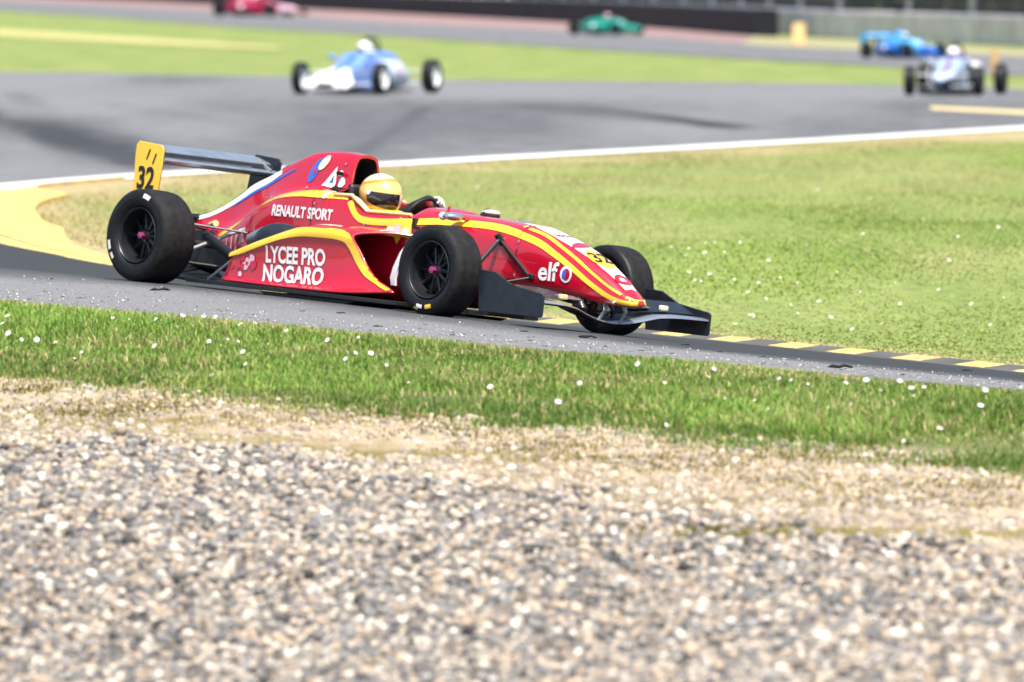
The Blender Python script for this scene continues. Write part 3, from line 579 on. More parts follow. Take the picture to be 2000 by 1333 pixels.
i0 = np.argmin(np.abs(fp[:, 0]-flat(1000, 40)[0])); s1 = seg[np.argmin(np.abs(1000+F*fp[:, 0]/fp[:, 1]-1515))]; ps = np.arange(s1-11.3*9, seg[-1], 11.3)
for s in ps:
    x, y = np.interp(s, seg, fp[:, 0]), np.interp(s, seg, fp[:, 1]); mb = MB(); mb.box((x-.08, y-.08, .84), (x+.08, y+.08, 3.6)); mb.box((x-.14, y-.14, .855), (x+.14, y+.14, .875)); o = mb.build('post', 'galv', fe, False); o.matrix_parent_inverse = inv_
mb = MB(); ws = np.arange(seg[i0], seg[-1], .11)
for s in ws:
    x, y = np.interp(s, seg, fp[:, 0]), np.interp(s, seg, fp[:, 1]); mb.box((x+.06, y-.005, .86), (x+.07, y+.005, 3.55))
rp = resample(fp[i0:], 60)
for z in np.arange(1.0, 3.6, .22):
    for a, b in zip(rp, rp[1:]): mb.tube([(a[0]+.08, a[1], z), (b[0]+.08, b[1], z)], .006 if z > 1.1 else .03, 4, cap=False)
o = mb.build('wire_mesh', 'wire', fe, False); o.matrix_parent_inverse = inv_
n = 60000; s = RNG.random(n)*seg[-1]; x = np.interp(s, seg, fp[:, 0])+9+3.2*RNG.random(n)**.7; y = np.interp(s, seg, fp[:, 1])+RNG.normal(0, .6, n); top = 4.2+1.6*noise2(x, y, 6, 61); z = RNG.random(n)*top
q = .2+.22*RNG.random(n); d1 = RNG.normal(0, 1, (n, 3)); d1 /= np.linalg.norm(d1, axis=1)[:, None]; d2 = np.cross(d1, RNG.normal(0, 1, (n, 3))); d2 /= np.linalg.norm(d2, axis=1)[:, None]; P = np.stack([x, y, z], -1); d1 *= q[:, None]; d2 *= q[:, None]*.7
me = fast_mesh('hedge', np.stack([P-d1, P+d2*.6, P+d1, P-d2*.6], 1).reshape(-1, 3), [np.arange(n*4).reshape(n, 4)]); o = link('hedge', me, 'leaf', smooth=False); tag(o, 'dark blurred hedge massed behind the catch fence', 'hedge', kind='stuff')
def marker(px, py, D, h, w, m, label):
    p = at(px, py, D); mb = MB(); mb.box((-w/2, -.04, 0), (w/2, .04, h-.06)); mb.prism([(-w/2, h-.06), (w/2, h-.06), (w*.3, h), (-w*.3, h)], -.04, .04)
    t = empty('marker_post', label, 'marker post', mtx=Matrix.Translation((p[0], p[1], Z(p[0], p[1])))); mb.build('panel', m, t, False, .008); f = MB(); f.box((-w*.7, -.12, 0), (w*.7, .12, .035)); f.build('base', 'black', t, False, .006)
marker(1560, 92, 258, .66, .34, 'sand', 'sand yellow marker post standing before the pale concrete wall')
marker(1942, 152, 186, .56, .13, 'amber', 'slim amber marker post behind the silver blue race car')
# ================================================================== THE LEADING RACE CAR (car space: x forward, y left, z up, origin under the rear axle)
MW = Matrix([[*CARM[i], CART[i]] for i in range(3)]+[[0, 0, 0, 1]])
car = empty('race_car', 'sharp red single seater with yellow bands and number 32 on the near asphalt', 'race car', 'race cars on the circuit', MW)
WBS = 2.65
COCK = lambda zr, yr=.25: [(0, .08), (.19, .09), (yr-.035, zr-.05), (yr-.02, zr), (yr+.005, zr+.008), (yr+.035, zr-.06), (.295, .38), (.29, .16), (0, .05)]
tub = [(1.10, COCK(.655, .25)), (1.25, COCK(.655, .25)), (1.36, COCK(.61, .25)), (1.48, COCK(.575, .255)), (1.84, COCK(.585, .26)),
       (1.87, [(0, .655), (.10, .652), (.17, .635), (.225, .605), (.262, .57), (.285, .50), (.29, .36), (.285, .14), (0, .05)]),
       (2.05, [(0, .64), (.10, .636), (.165, .622), (.215, .598), (.245, .565), (.272, .50), (.275, .36), (.265, .16), (0, .08)]),
       (2.35, [(0, .632), (.09, .627), (.15, .612), (.195, .59), (.22, .56), (.242, .50), (.245, .38), (.225, .2), (0, .13)]),
       (2.74, [(0, .603), (.075, .599), (.125, .585), (.16, .562), (.182, .53), (.196, .48), (.198, .38), (.18, .24), (0, .20)])]
o_tub = loft(tub, .03, 3).build('monocoque', 'red', car, auto=50)
nose = [(2.742, [(0, .606), (.077, .602), (.127, .588), (.163, .565), (.185, .532), (.199, .48), (.2, .38), (.182, .238), (0, .198)]),
        (2.95, [(0, .556), (.075, .552), (.12, .538), (.15, .514), (.170, .478), (.182, .43), (.184, .34), (.165, .232), (0, .205)]),
        (3.2, [(0, .474), (.065, .47), (.105, .455), (.132, .432), (.15, .398), (.159, .355), (.158, .285), (.135, .212), (0, .195)]),
        (3.42, [(0, .366), (.055, .362), (.088, .35), (.108, .33), (.119, .302), (.125, .27), (.122, .228), (.1, .192), (0, .184)]),
        (3.555, [(0, .285), (.045, .275), (.07, .266), (.085, .252), (.093, .236), (.096, .22), (.092, .2), (.072, .182), (0, .177)]),
        (3.62, [(0, .243), (.035, .234), (.052, .23), (.062, .222), (.067, .213), (.068, .205), (.064, .194), (.048, .184), (0, .18)]),
        (3.648, [(0, .222), (.012, .220), (.018, .212), (.022, .209), (.024, .206), (.024, .203), (.022, .199), (.017, .196), (0, .195)])]
o_nose = loft(nose, .025, 3).build('nose_cone', 'red', car, auto=60)
cover = [(-.40, [(0, .437), (.03, .434), (.042, .427), (.047, .415), (.05, .405), (.05, .395), (.05, .38), (.04, .365), (0, .36)]),
         (-.20, [(0, .492), (.033, .486), (.046, .464), (.06, .43), (.08, .40), (.09, .375), (.09, .35), (.08, .33), (0, .32)]),
         (.0, [(0, .594), (.036, .582), (.05, .52), (.075, .44), (.125, .375), (.15, .34), (.15, .30), (.13, .26), (0, .25)]),
         (.15, [(0, .684), (.04, .668), (.056, .58), (.095, .47), (.17, .395), (.195, .355), (.195, .28), (.17, .2), (0, .18)]),
         (.31, [(0, .754), (.042, .738), (.062, .65), (.11, .55), (.2, .475), (.228, .43), (.23, .30), (.21, .17), (0, .12)]),
         (.46, [(0, .828), (.046, .812), (.074, .72), (.13, .62), (.225, .548), (.25, .5), (.255, .33), (.24, .14), (0, .09)]),
         (.75, [(0, .924), (.06, .908), (.098, .8), (.128, .69), (.248, .642), (.278, .59), (.284, .4), (.275, .1), (0, .06)]),
         (1.0, [(0, .940), (.076, .922), (.11, .82), (.135, .71), (.252, .666), (.285, .61), (.29, .4), (.285, .08), (0, .05)]),
         (1.097, [(0, .934), (.08, .914), (.112, .82), (.135, .71), (.252, .67), (.29, .612), (.295, .4), (.29, .08), (0, .05)])]
mb = loft(cover, .03, 3, True, False); nn = mb.nn; last = (mb.nx-1)*nn
ring = [mb.v[last+k] for k in range(nn)]; b0 = len(mb.v)
tow = lambda p, f: (p[0], p[1]*f, .80+(p[2]-.80)*f if p[2] > .66 else p[2]+(.80-p[2])*(1-f)*.4)
mb.v += [(p[0]+.03, tow(p, .98)[1], tow(p, .98)[2]) for p in ring]+[(p[0]+.03, tow(p, .84)[1], tow(p, .84)[2]) for p in ring]+[(p[0]-.22, p[1]*.4, .78+(p[2]-.80)*.4 if p[2] > .66 else .70) for p in ring]
for q0, q1, mi in ((last, b0, 0), (b0, b0+nn, 0), (b0+nn, b0+2*nn, 1)):
    for k in range(nn): mb.f.append((q0+k, q0+(k+1) % nn, q1+(k+1) % nn, q1+k)); mb.m.append(mi)
mb.f.append(tuple(b0+2*nn+k for k in range(nn))); mb.m.append(1)
o_cov = mb.build('engine_cover', ['red', 'dark'], car, auto=45)
def pod(side):
    P = [[(.63, .27, .25), (.63, .45, .25), (.635, .555, .243), (.64, .60, .228), (.64, .60, .20), (.635, .60, .16), (.62, .602, .12), (.61, .606, .09), (.605, .622, .07)],
         [(.92, .27, .37), (.92, .45, .362), (.92, .57, .342), (.92, .615, .318), (.92, .608, .26), (.92, .604, .20), (.92, .604, .135), (.92, .610, .09), (.92, .632, .07)],
         [(1.28, .275, .468), (1.28, .45, .462), (1.28, .575, .445), (1.28, .62, .415), (1.28, .608, .34), (1.28, .60, .25), (1.28, .60, .15), (1.28, .610, .095), (1.28, .645, .07)],
         [(1.68, .275, .482), (1.62, .44, .478), (1.56, .565, .455), (1.55, .60, .425), (1.56, .585, .345), (1.58, .575, .255), (1.64, .585, .155), (1.72, .62, .10), (1.74, .66, .078)],
         [(1.98, .275, .465), (1.86, .41, .465), (1.735, .53, .445), (1.70, .57, .415), (1.755, .555, .34), (1.835, .55, .25), (1.95, .57, .18), (2.10, .60, .135), (2.16, .61, .11)]]
    P = [[(x, side*y, z) for x, y, z in r] for r in P]
    mb = sheet(P, ns=8, nt=4); n0 = len(mb.v)
    o = mb.build('sidepod', 'red', car, auto=55); s = o.modifiers.new('thick', 'SOLIDIFY'); s.thickness = .014; s.offset = 0
    d = MB(); d.prism([(1.30, .10), (1.50, .10), (1.38, .45), (1.22, .45)], side*.285, side*.56); d.build('radiator', 'carbon', o)
    e = MB(); e.add([(.66, side*.27, .24), (.66, side*.585, .225), (.66, side*.57, .10), (.66, side*.27, .1)], [(0, 1, 2, 3)]); e.build('exit_panel', 'dark', o, False)
    return o
o_podr = pod(-1); o_podl = pod(1)
mb = MB(); fo = [(.30, -.64), (.62, -.668), (1.9, -.665), (2.16, -.60), (2.17, -.24), (2.5, -.16), (2.5, .16), (2.17, .24), (2.16, .60), (1.9, .665), (.62, .668), (.30, .64)]; nf_ = len(fo)
mb.add([(x, y, .036) for x, y in fo]+[(x, y, .062) for x, y in fo], [tuple(range(nf_))[::-1], tuple(range(nf_, 2*nf_))]+[(i, (i+1) % nf_, (i+1) % nf_+nf_, i+nf_) for i in range(nf_)]); fl_ = mb.build('floor_tray', 'black', car, False, .004)
mb = MB(); mb.prism([(1.05, .004), (1.75, .004), (1.85, .034), (.95, .034)], -.63, -.25); mb.prism([(.9, .012), (2.3, .012), (2.36, .034), (.85, .034)], -.16, .16); mb.build('skid_block', 'black', fl_, False, .004)
mb = sheet([[(.30, -.5, .05), (.30, 0, .06), (.30, .5, .05)], [(-.1, -.46, .07), (-.1, 0, .1), (-.1, .46, .07)], [(-.45, -.43, .17), (-.45, 0, .19), (-.45, .43, .17)]], ns=5, nt=3); o = mb.build('diffuser', 'carbon', car); o.modifiers.new('t', 'SOLIDIFY').thickness = .012
body = [o_tub, o_nose, o_cov, o_podr, o_podl]; TR = bvh(body); TN = bvh([o_tub, o_nose])
# ---- livery and other painted patches
side_main = [(1.30, .635), (1.345, .585), (1.40, .545), (1.47, .528), (1.62, .528), (1.85, .545), (2.07, .566), (2.30, .573), (2.50, .572), (2.67, .553), (2.88, .508), (3.02, .455), (3.185, .38), (3.33, .302), (3.46, .240), (3.55, .212), (3.61, .204), (3.65, .206)]
cov_main = [(.02, .335), (.1, .375), (.22, .445), (.36, .53), (.50, .592), (.68, .636), (.86, .655), (1.05, .66), (1.28, .664)]
pod_main = [(.64, .232), (.78, .272), (.95, .332), (1.12, .384), (1.28, .412), (1.46, .42), (1.58, .420), (1.655, .405), (1.70, .36), (1.77, .27), (1.86, .205), (1.98, .165), (2.12, .128)]
for s in (-1, 1):
    ribbon(TR, side_main, [.03, .035, .042, .042, .04, .04, .04, .038, .034, .03, .028, .026, .022], 'yellow_band', 'yellow', car, s, k=6)
    ribbon(TR, cov_main, [.03, .04, .045, .045, .045], 'yellow_band', 'yellow', car, s, k=6)
    ribbon(bvh([o_podr, o_podl]), pod_main, [.028, .04, .045, .045, .05, .055, .05, .045, .05], 'yellow_band', 'yellow', o_podr if s < 0 else o_podl, s, k=6, off=.013)
    pin = [(2.55, .602), (2.70, .588), (2.90, .545), (3.05, .49), (3.2, .424), (3.35, .345), (3.48, .278), (3.56, .243)]
    ribbon(TN, [(x, z+.006) for x, z in pin[1:]], [.012, .014, .012], 'yellow_pinstripe', 'yellow', car, s, k=3, off=.0045)
    ribbon(bvh([o_podr, o_podl]), [(.80, s*.53), (1.1, s*.535), (1.4, s*.535), (1.54, s*.53)], .022, 'yellow_pinstripe', 'cream', o_podr if s < 0 else o_podl, top=True, off=.012)
    ribbon(TR, [(-.38, .424), (-.2, .472), (0, .565), (.15, .65), (.31, .72), (.42, .775)], [.03, .04, .05, .045, .03], 'white_spine_band', 'white', car, s, k=5, off=.003)
    ribbon(TR, [(.0, .535), (.15, .612), (.31, .685), (.46, .755), (.56, .80)], [.008, .016, .016, .01], 'blue_flash', 'blue', car, s, k=3, off=.0035)
ribbon(TN, [(3.60, -.085), (3.638, -.05), (3.655, 0), (3.638, .05), (3.60, .085)], .035, 'yellow_band', 'yellow', car, top=True, off=.0045)
ribbon(TR, [(-.39, 0), (-.2, 0), (0, 0), (.25, 0), (.45, 0)], .062, 'white_spine_band', 'white', car, top=True, k=7, off=.0032)  # white band along the top of the spine
ribbon(TN, [(2.62, 0), (2.8, 0), (3.0, 0), (3.2, 0), (3.4, 0), (3.55, 0)], [.10, .17, .19, .17, .13, .09], 'painted_sheen', 'white', car, top=True, k=13, off=.003)  # sky reflection on the red nose top, painted white
nz_ = lambda x0, dy=0: (lambda u, v: (x0-v, dy-u*-1*1.0, 3))
decal(TN, disc_mesh(.085, .105), lambda u, v: (3.26-v, u, 3), (0, 0, -1), 'number_roundel', 'yellow', car, .0055)
decal(TN, text_mesh('32', .15, .003), lambda u, v: (3.26-v, u, 3), (0, 0, -1), 'number', 'black', car, .008)
decal(TN, disc_mesh(.06, .045, inner=.45), lambda u, v: (3.47-v, u, 3), (0, 0, -1), 'round_emblem', 'red', car, .007)
decal(TN, disc_mesh(.095, .035, rot=.3), lambda u, v: (3.085-v, u, 3), (0, 0, -1), 'red_mark', 'crimson', car, .0055)
decal(TN, text_mesh('sport', .07, .002), lambda u, v: (2.93-v, u, 3), (0, 0, -1), 'lettering', 'crimson', car, .0055)
sd_ = lambda x0, z0, k=0: (lambda u, v: (x0+u, -3, z0+v+k*u)); DY = (0, 1, 0)
elf = text_mesh('elf', .155, .0035); decal(TN, elf, sd_(3.01, .335, .02), DY, 'lettering', 'white', car, .005)
decal(TN, disc_mesh(.045, .05), sd_(3.155, .335), DY, 'round_emblem', 'white', car, .005); decal(TN, disc_mesh(.03, .034), sd_(3.158, .335), DY, 'emblem_centre', 'red', car, .0075)
decal(TN, poly_mesh([(-.028, -.016), (-.004, -.03), (-.002, .03), (-.026, .02)], 2), sd_(3.158, .335), DY, 'emblem_centre', 'blue', car, .0085)
TP = bvh([o_podr]); 
for i, (tx, z, sz, w_) in enumerate((('LYCEE PRO', .262, .14, .51), ('NOGARO', .142, .15, .53))):
    me = text_mesh(tx, sz, .0046); xs = [v.co.x for v in me.vertices]; k = w_/(max(xs)-min(xs))
    for v in me.vertices: v.co.x = v.co.x*k-v.co.y*(.10 if tx == 'NOGARO' else .04)
    decal(TP, me, sd_(1.235, z, .03), DY, 'lettering', 'white', o_podr, .012)
me = text_mesh('RENAULT SPORT', .092, .003); xs = [v.co.x for v in me.vertices]; k = .57/(max(xs)-min(xs))
for v in me.vertices: v.co.x *= k
decal(TR, me, sd_(.895, .532, .01), DY, 'lettering', 'white', car, .005)
decal(TR, poly_mesh([(-.07, -.05), (.055, -.06), (.035, .075)], 3), sd_(.945, .765), DY, 'warning_triangle', 'white', car, .004); decal(TR, poly_mesh([(-.018, -.03), (.02, -.032), (.013, .02)], 2), sd_(.955, .765), DY, 'triangle_centre', 'blue', car, .007)
decal(TR, disc_mesh(.03, .033), sd_(1.05, .745), DY, 'round_sticker', 'white', car, .005); decal(TR, disc_mesh(.019, .02), sd_(1.03, .80), DY, 'round_sticker', 'white', car, .005)
decal(TR, disc_mesh(.035, .085, rot=-.45), sd_(.77, .805), DY, 'blue_emblem', 'blue', car, .004); decal(TR, disc_mesh(.03, .058, rot=-.75), sd_(.845, .855), DY, 'cream_emblem', 'cream', car, .0065); decal(TR, disc_mesh(.014, .02), sd_(.775, .80), DY, 'emblem_centre', 'red', car, .0065)
bd = [(-.10, -.045), (-.035, -.04), (0, -.09), (.04, -.04), (.105, -.05), (.105, .03), (.05, .035), (.0, .075), (-.045, .04), (-.10, .035)]
decal(TR, poly_mesh(bd, 3), sd_(1.79, .495), DY, 'winged_badge', 'yellow', car, .005)
for q in ((-.06, 0), (.065, -.004)): decal(TR, disc_mesh(.028, .014), sd_(1.79+q[0], .495+q[1]), DY, 'badge_mark', 'paleblue', car, .008)
decal(TR, disc_mesh(.028, .03), sd_(1.79, .495), DY, 'badge_mark', 'blush', car, .008)
decal(TR, poly_mesh([(-.09, -.008), (.09, -.008), (.09, .008), (-.09, .008)], 3), sd_(1.20, .66), DY, 'name_strip', 'amber', car, .008); decal(TR, disc_mesh(.017, .024), sd_(1.085, .657), DY, 'round_sticker', 'white', car, .008)
for x0, z0, z1 in ((.99, .10, .66), (2.742, .24, .57), (.395, .3, .53)): ribbon(TR, [(x0, z0), (x0+.004, (z0+z1)/2), (x0, z1)], .006, 'panel_gap', 'dark', car, -1, k=2, off=.0065)
mb = MB(); mb.box((1.895, -.292, .515), (1.925, -.262, .575)); mb.box((1.91, -.30, .512), (1.955, -.275, .526)); mb.build('latch', 'black', car, False, .004)
for x, z in ((1.16, .76), (1.16, .76), (1.40, .395)): pass
mb = MB(); mb.tube([(1.04, -.16, .80), (1.04, -.12, .80)], .012, 10); mb.build('intake_vent', 'dark', car)
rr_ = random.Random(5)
for i in range(11):                                   # irregular pink and red patches on the pod's tail
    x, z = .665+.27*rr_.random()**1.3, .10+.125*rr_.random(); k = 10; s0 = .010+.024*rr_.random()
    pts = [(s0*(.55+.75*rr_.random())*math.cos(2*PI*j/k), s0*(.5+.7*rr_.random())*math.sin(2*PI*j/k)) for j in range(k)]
    decal(TP, poly_mesh(pts, 1), sd_(x, z), DY, 'tail_patch', rr_.choice(['blush', 'sidered', 'sidered']), o_podr, .0105+.0004*i)
for x, z, w_, h_ in ((.20, .30, .012, .05), (.255, .31, .015, .06), (.33, .36, .02, .05), (.14, .30, .01, .035)):  # reflections on the cover's tail, painted as pale smears
    decal(TR, poly_mesh([(-w_, -h_), (w_*.6, -h_*.8), (w_, h_), (-w_*.5, h_*.9)], 2), sd_(x, z), DY, 'reflection_smear', 'blush', car, .004)
for x, z in ((.46, .60), (.72, .69), (.98, .60), (1.02, .86), (.99, .30), (2.72, .50), (2.72, .30), (1.93, .50), (1.45, .50), (.42, .40)):
    decal(TR, disc_mesh(.0085, .0085, 2, 10), sd_(x+.03, z), DY, 'fastener', 'galv', car, .007)
# bulge, headrest, pads, mirrors, camera
mb = MB(); mb.ball((.83, -.37, .335), (.22, .12, .125), 26, zmin=0); ob = mb.build('exhaust_shroud', 'carbon', car); mb = MB(); mb.tube([(.56, -.37, .33), (.70, -.37, .365)], [.045, .07], 18); mb.build('exhaust_tip', 'silver', ob)
mb = MB(); mb.box((1.10, -.13, .60), (1.15, .13, .745)); mb.build('headrest', 'black', car, True, .02)
for s in (-1, 1):
    q_ = .05 if s > 0 else 0
    mb = MB(); mb.add([(1.20, s*.19, .645-q_), (1.32, s*.19, .65-q_), (1.45, s*.2, .58-q_), (1.28, s*.2, .565-q_), (1.20, s*.25, .665-q_), (1.325, s*.25, .672-q_), (1.46, s*.252, .59-q_), (1.28, s*.252, .575-q_)], [(0, 1, 2, 3), (4, 5, 6, 7), (0, 1, 5, 4), (1, 2, 6, 5), (2, 3, 7, 6), (3, 0, 4, 7)]); pad = mb.build('cockpit_pad', 'cream', car, True, .012)
    mb = MB(); mb.tube([(1.155, s*.262, .668), (1.31-q_*2, s*.262, .672), (1.38-q_*2, s*.262, .63), (1.46, s*.265, .585), (1.7, s*.268, .588), (1.86, s*.268, .59)], .011, 8); mb.build('cockpit_rim', 'sand', car)
    mb = MB(); mb.ball((2.26, s*.30, .607), (.055, .075, .026), 18); mr_ = mb.build('mirror', 'silver', car); mb = MB(); mb.ball((2.185, s*.31, .603), (.026, .03, .026), 14); mb.build('mirror_cap', 'white', mr_); mb = MB(); mb.tube([(2.3, s*.20, .60), (2.28, s*.26, .607)], .012, 8); mb.build('mirror_stalk', 'red', mr_)
mb = MB(); mb.ball((2.245, .02, .64), (.075, .05, .02), 18); mb.tube([(2.22, .02, .615), (2.25, .02, .645)], [.05, .05], 14); cm = mb.build('camera_pod', 'black', car); mb = MB(); mb.ball((2.25, .02, .658), (.07, .045, .017), 18); mb.build('pod_cap', 'white', cm)
mb = MB(); mb.tube([(2.02, -.12, .64), (2.03, -.12, .668)], .008, 8); mb.build('aerial', 'red', car)
mb = sheet([[(1.84, -.2, .59), (1.84, 0, .645), (1.84, .2, .59)], [(1.98, -.19, .622), (1.98, 0, .662), (1.98, .19, .622)], [(2.12, -.17, .615), (2.12, 0, .642), (2.12, .17, .615)]], ns=5, nt=6); o = mb.build('scuttle', 'red', car); o.modifiers.new('t', 'SOLIDIFY').thickness = .008
V = []; 
for x, z, w_ in ((2.195, .48, .02), (2.14, .44, .04), (2.07, .36, .05), (2.025, .265, .055), (2.01, .20, .055), (2.02, .155, .045)): V += [(x-w_/2, -.50, z), (x+w_/2, -.51, z), (x+w_/2, -.495, z), (x-w_/2, -.485, z)]
mb = MB(); mb.add(V, [(i*4+j, i*4+(j+1) % 4, (i+1)*4+(j+1) % 4, (i+1)*4+j) for i in range(5) for j in range(4)]+[(0, 1, 2, 3), (20, 21, 22, 23)]); mb.build('turning_vane', 'white', car)
mb = MB(); mb.tube([(2.19, -.50, .44), (2.19, -.28, .44)], .012, 8); mb.build('vane_stay', 'blush', car)
# ---- wheels
def tyre_prof(R, w, rb):
    q = [(-.36*w, rb), (-.44*w, rb+.012), (-.485*w, rb+.035), (-.5*w, (rb+R)/2), (-.488*w, R-.035), (-.455*w, R-.014), (-.40*w, R-.003)]
    return q+[(-.25*w, R+.001), (0, R+.002), (.25*w, R+.001)]+[(-a, b) for a, b in q[::-1]]
def side_patch(mb, c, out, w, a0, a1, r0, r1, mi=0, pf=None):
    n = 10; V = []
    for i in range(n+1):
        a = math.radians(a0+(a1-a0)*i/n)
        for r, off in ((r0, 0), ((r0+r1)/2, .0), (r1, 0)): V.append((c[0]+r*math.cos(a), c[1]+out*(np.interp(r, [b for _, b in pf[:7]], [-o_ for o_, _ in pf[:7]])+.0025), c[2]+r*math.sin(a)))
    mb.add(V, [(i*3+j, i*3+j+1, (i+1)*3+j+1, (i+1)*3+j) for i in range(n) for j in range(2)], mi)
def wheel(x, side, track, w, R, marks):
    c = (x, side*track/2, R); rb = .172; out = side
    mb = MB(); pr = [(.42, .165), (.43, .172), (.40, .174), (.37, .163), (.10, .150), (.05, .147), (-.40, .150), (-.43, .172), (-.42, .165), (-.30, .14), (-.02, .135)]
    mb.lathe([(out*a*w, r) for a, r in pr], 56, c); 
    for k in range(10):
        a = 2*PI*k/10; ca, sa = math.cos(a), math.sin(a); pts = []
        for r, o_, h_ in ((.03, .12, .014), (.08, .09, .011), (.145, .06, .012)): pts.append(((c[0]+r*ca, c[1]+out*o_*w, c[2]+r*sa), h_))
        mb.tube([p for p, _ in pts], [h for _, h in pts], 6)
    mb.lathe([(out*(-.02*w), .0), (out*(-.02)*w, .14)], 40, c); mb.lathe([(out*.06*w, .05), (out*.14*w, .045), (out*.2*w, .03), (out*.2*w, 0)], 24, c)
    wh = mb.build('wheel', 'rim', car, auto=40)
    bd_ = MB(); bd_.lathe([(-out*.06*w, .04), (-out*.06*w, .128), (-out*.10*w, .128)], 40, c); bd_.build('brake_disc', 'galv', wh, auto=40)
    t = MB(); pf = tyre_prof(R, w, rb); t.lathe([(out*a, r) for a, r in pf], 96, c, [0]*6+[1]*6+[0]*10); t.build('tyre', ['tyre', 'tread'], wh, auto=60)
    h = MB(); h.lathe([(out*.2*w, .026), (out*.34*w, .022), (out*.36*w, 0)], 6, c); h.build('hub_nut', 'pink', wh, False)
    r = MB(); r.lathe([(out*.425*w, .166), (out*.445*w, .170), (out*.43*w, .1745)], 64, c); r.build('rim_lip', 'carbon', wh)
    lr = random.Random(int(x*10)+3)
    for a in ([] if side > 0 else list(range(28, 64, 5))+list(range(96, 150, 5))+list(range(305, 345, 5))): q = MB(); side_patch(q, c, out, w, a, a+lr.uniform(1.8, 3.4), R-.062, R-.042, 0, pf); q.build('sidewall_letter', 'rim', wh, False)
    for a0, a1, r0, r1, m in marks: q = MB(); side_patch(q, c, out, w, a0, a1, r0, r1, 0, pf); q.build('sidewall_mark', m, wh, False)
    return wh
wheel(0, -1, 1.40, .27, .2875, [(66, 80, .235, .262, 'white'), (192, 206, .226, .250, 'white'), (212, 222, .226, .248, 'cream')]); wheel(0, 1, 1.40, .27, .2875, [])
wheel(WBS, -1, 1.44, .22, .2725, [(256, 268, .214, .236, 'white'), (275, 288, .212, .236, 'yellow'), (251, 260, .238, .250, 'yellow')]); wheel(WBS, 1, 1.44, .22, .2725, [])
# ---- running gear
mb = MB(); mb.prism([(-.36, .14), (.45, .10), (.45, .36), (.1, .40), (-.30, .36), (-.38, .28)], -.10, .10); gb_ = mb.build('gearbox', 'black', car, False, .02)
mb = MB(); mb.prism([(.42, .08), (.75, .08), (.75, .50), (.42, .40)], -.20, .20); mb.build('engine_block', 'black', car, False, .02)
for s in (-1, 1):
    mb = MB(); mb.tube([(0, s*.56, .16), (.50, s*.2, .14)], .014, 8, flatz=.6); mb.tube([(0, s*.56, .16), (-.2, s*.1, .15)], .014, 8, flatz=.6); mb.build('lower_wishbone', 'black', car)
    mb = MB(); mb.tube([(0, s*.56, .40), (.44, s*.16, .37)], .013, 8, flatz=.6); mb.tube([(0, s*.56, .40), (-.18, s*.1, .37)], .013, 8, flatz=.6); mb.build('upper_wishbone', 'carbon', car)
    mb = MB(); mb.tube([(0, s*.56, .2875), (0, s*.1, .27)], .02, 10); mb.build('drive_shaft', 'black', car)
    mb = MB(); mb.tube([(.02, s*.53, .18), (.36, s*.17, .43)], .012, 8); mb.build('pushrod', 'galv', car)
    mb = MB(); mb.tube([(.12, s*.36, .335), (.46, s*.40, .21)], [.028, .034], 12); mb.build('damper', 'rim', car)
    mb = MB(); mb.tube([(.46, s*.60, .065), (.66, s*.60, .20), (.72, s*.50, .29)], .009, 8); mb.build('floor_stay', 'silver', car)
    mb = MB(); mb.box((-.08, s*.555-.02, .13), (.08, s*.555+.02, .43)); mb.build('upright', 'black', car, False, .015)
    mb = MB(); mb.tube([(WBS+.02, s*.60, .17), (2.885, s*.195, .295)], .011, 8, flatz=.5); mb.tube([(WBS, s*.60, .17), (2.42, s*.23, .22)], .011, 8, flatz=.5); mb.build('lower_wishbone', 'black', car)
    mb = MB(); mb.tube([(WBS, s*.60, .375), (2.38, s*.24, .40)], .01, 8, flatz=.5); mb.build('upper_wishbone', 'black', car)
    mb = MB(); mb.tube([(WBS+.01, s*.56, .2), (2.61, s*.22, .505)], .014, 8); mb.tube([(2.60, s*.24, .53), (2.62, s*.20, .475)], .022, 10); mb.build('pushrod', 'black', car)
    mb = MB(); mb.tube([(2.61, s*.222, .50), (2.76, s*.212, .39), (2.875, s*.202, .30)], .010, 8); mb.build('rocker_strut', 'black', car)
    mb = MB(); mb.box((2.855, s*.192-.02, .28), (2.91, s*.192+.02, .315)); mb.build('wishbone_mount', 'black', car, False, .008)
    mb = MB(); mb.box((WBS-.06, s*.59-.025, .13), (WBS+.06, s*.59+.025, .41)); mb.build('upright', 'black', car, False, .015)
mb = MB(); mb.tube([(-.1, -.13, .40), (-.02, -.16, .415)], .02, 10); mb.build('filler_cap', 'sand', car)
# ---- rear wing
far_ep = [(-.52, .43), (-.26, .43), (-.215, .72), (-.20, .835), (-.222, .862), (-.44, .876), (-.465, .86), (-.475, .78)]
wing = MB(); wing.prism([(-.185, .766), (-.20, .780), (-.26, .788), (-.345, .790), (-.345, .782), (-.26, .764), (-.20, .750)], -.485, .485); rw = wing.build('rear_wing', 'wingsteel', car, True, auto=25)
f2 = MB(); f2.prism([(-.275, .812), (-.30, .828), (-.40, .858), (-.452, .866), (-.452, .858), (-.395, .84), (-.30, .812)], -.485, .485); f2.build('wing_flap', 'wingsteel', rw, True, auto=25)
f4 = MB(); f4.prism([(-.25, .791), (-.262, .813), (-.34, .832), (-.345, .793)], -.485, .485); f4.build('slot_shade', 'black', rw, False)  # black strip standing in for shade inside the wing slot
f3 = MB(); f3.prism([(-.22, .748), (-.30, .742), (-.36, .756), (-.30, .765), (-.22, .755)], -.485, .485); f3.build('wing_slat', 'black', rw, True, auto=25)
br = MB(); br.prism([(-.19, .786), (-.33, .85), (-.345, .835), (-.20, .772)], .40, .412); br.build('slot_bracket', 'galv', rw, False)
bw = MB(); bw.prism([(-.30, .44), (-.33, .455), (-.45, .462), (-.45, .452), (-.33, .43)], -.485, .485); bw.build('beam_wing', 'black', car)
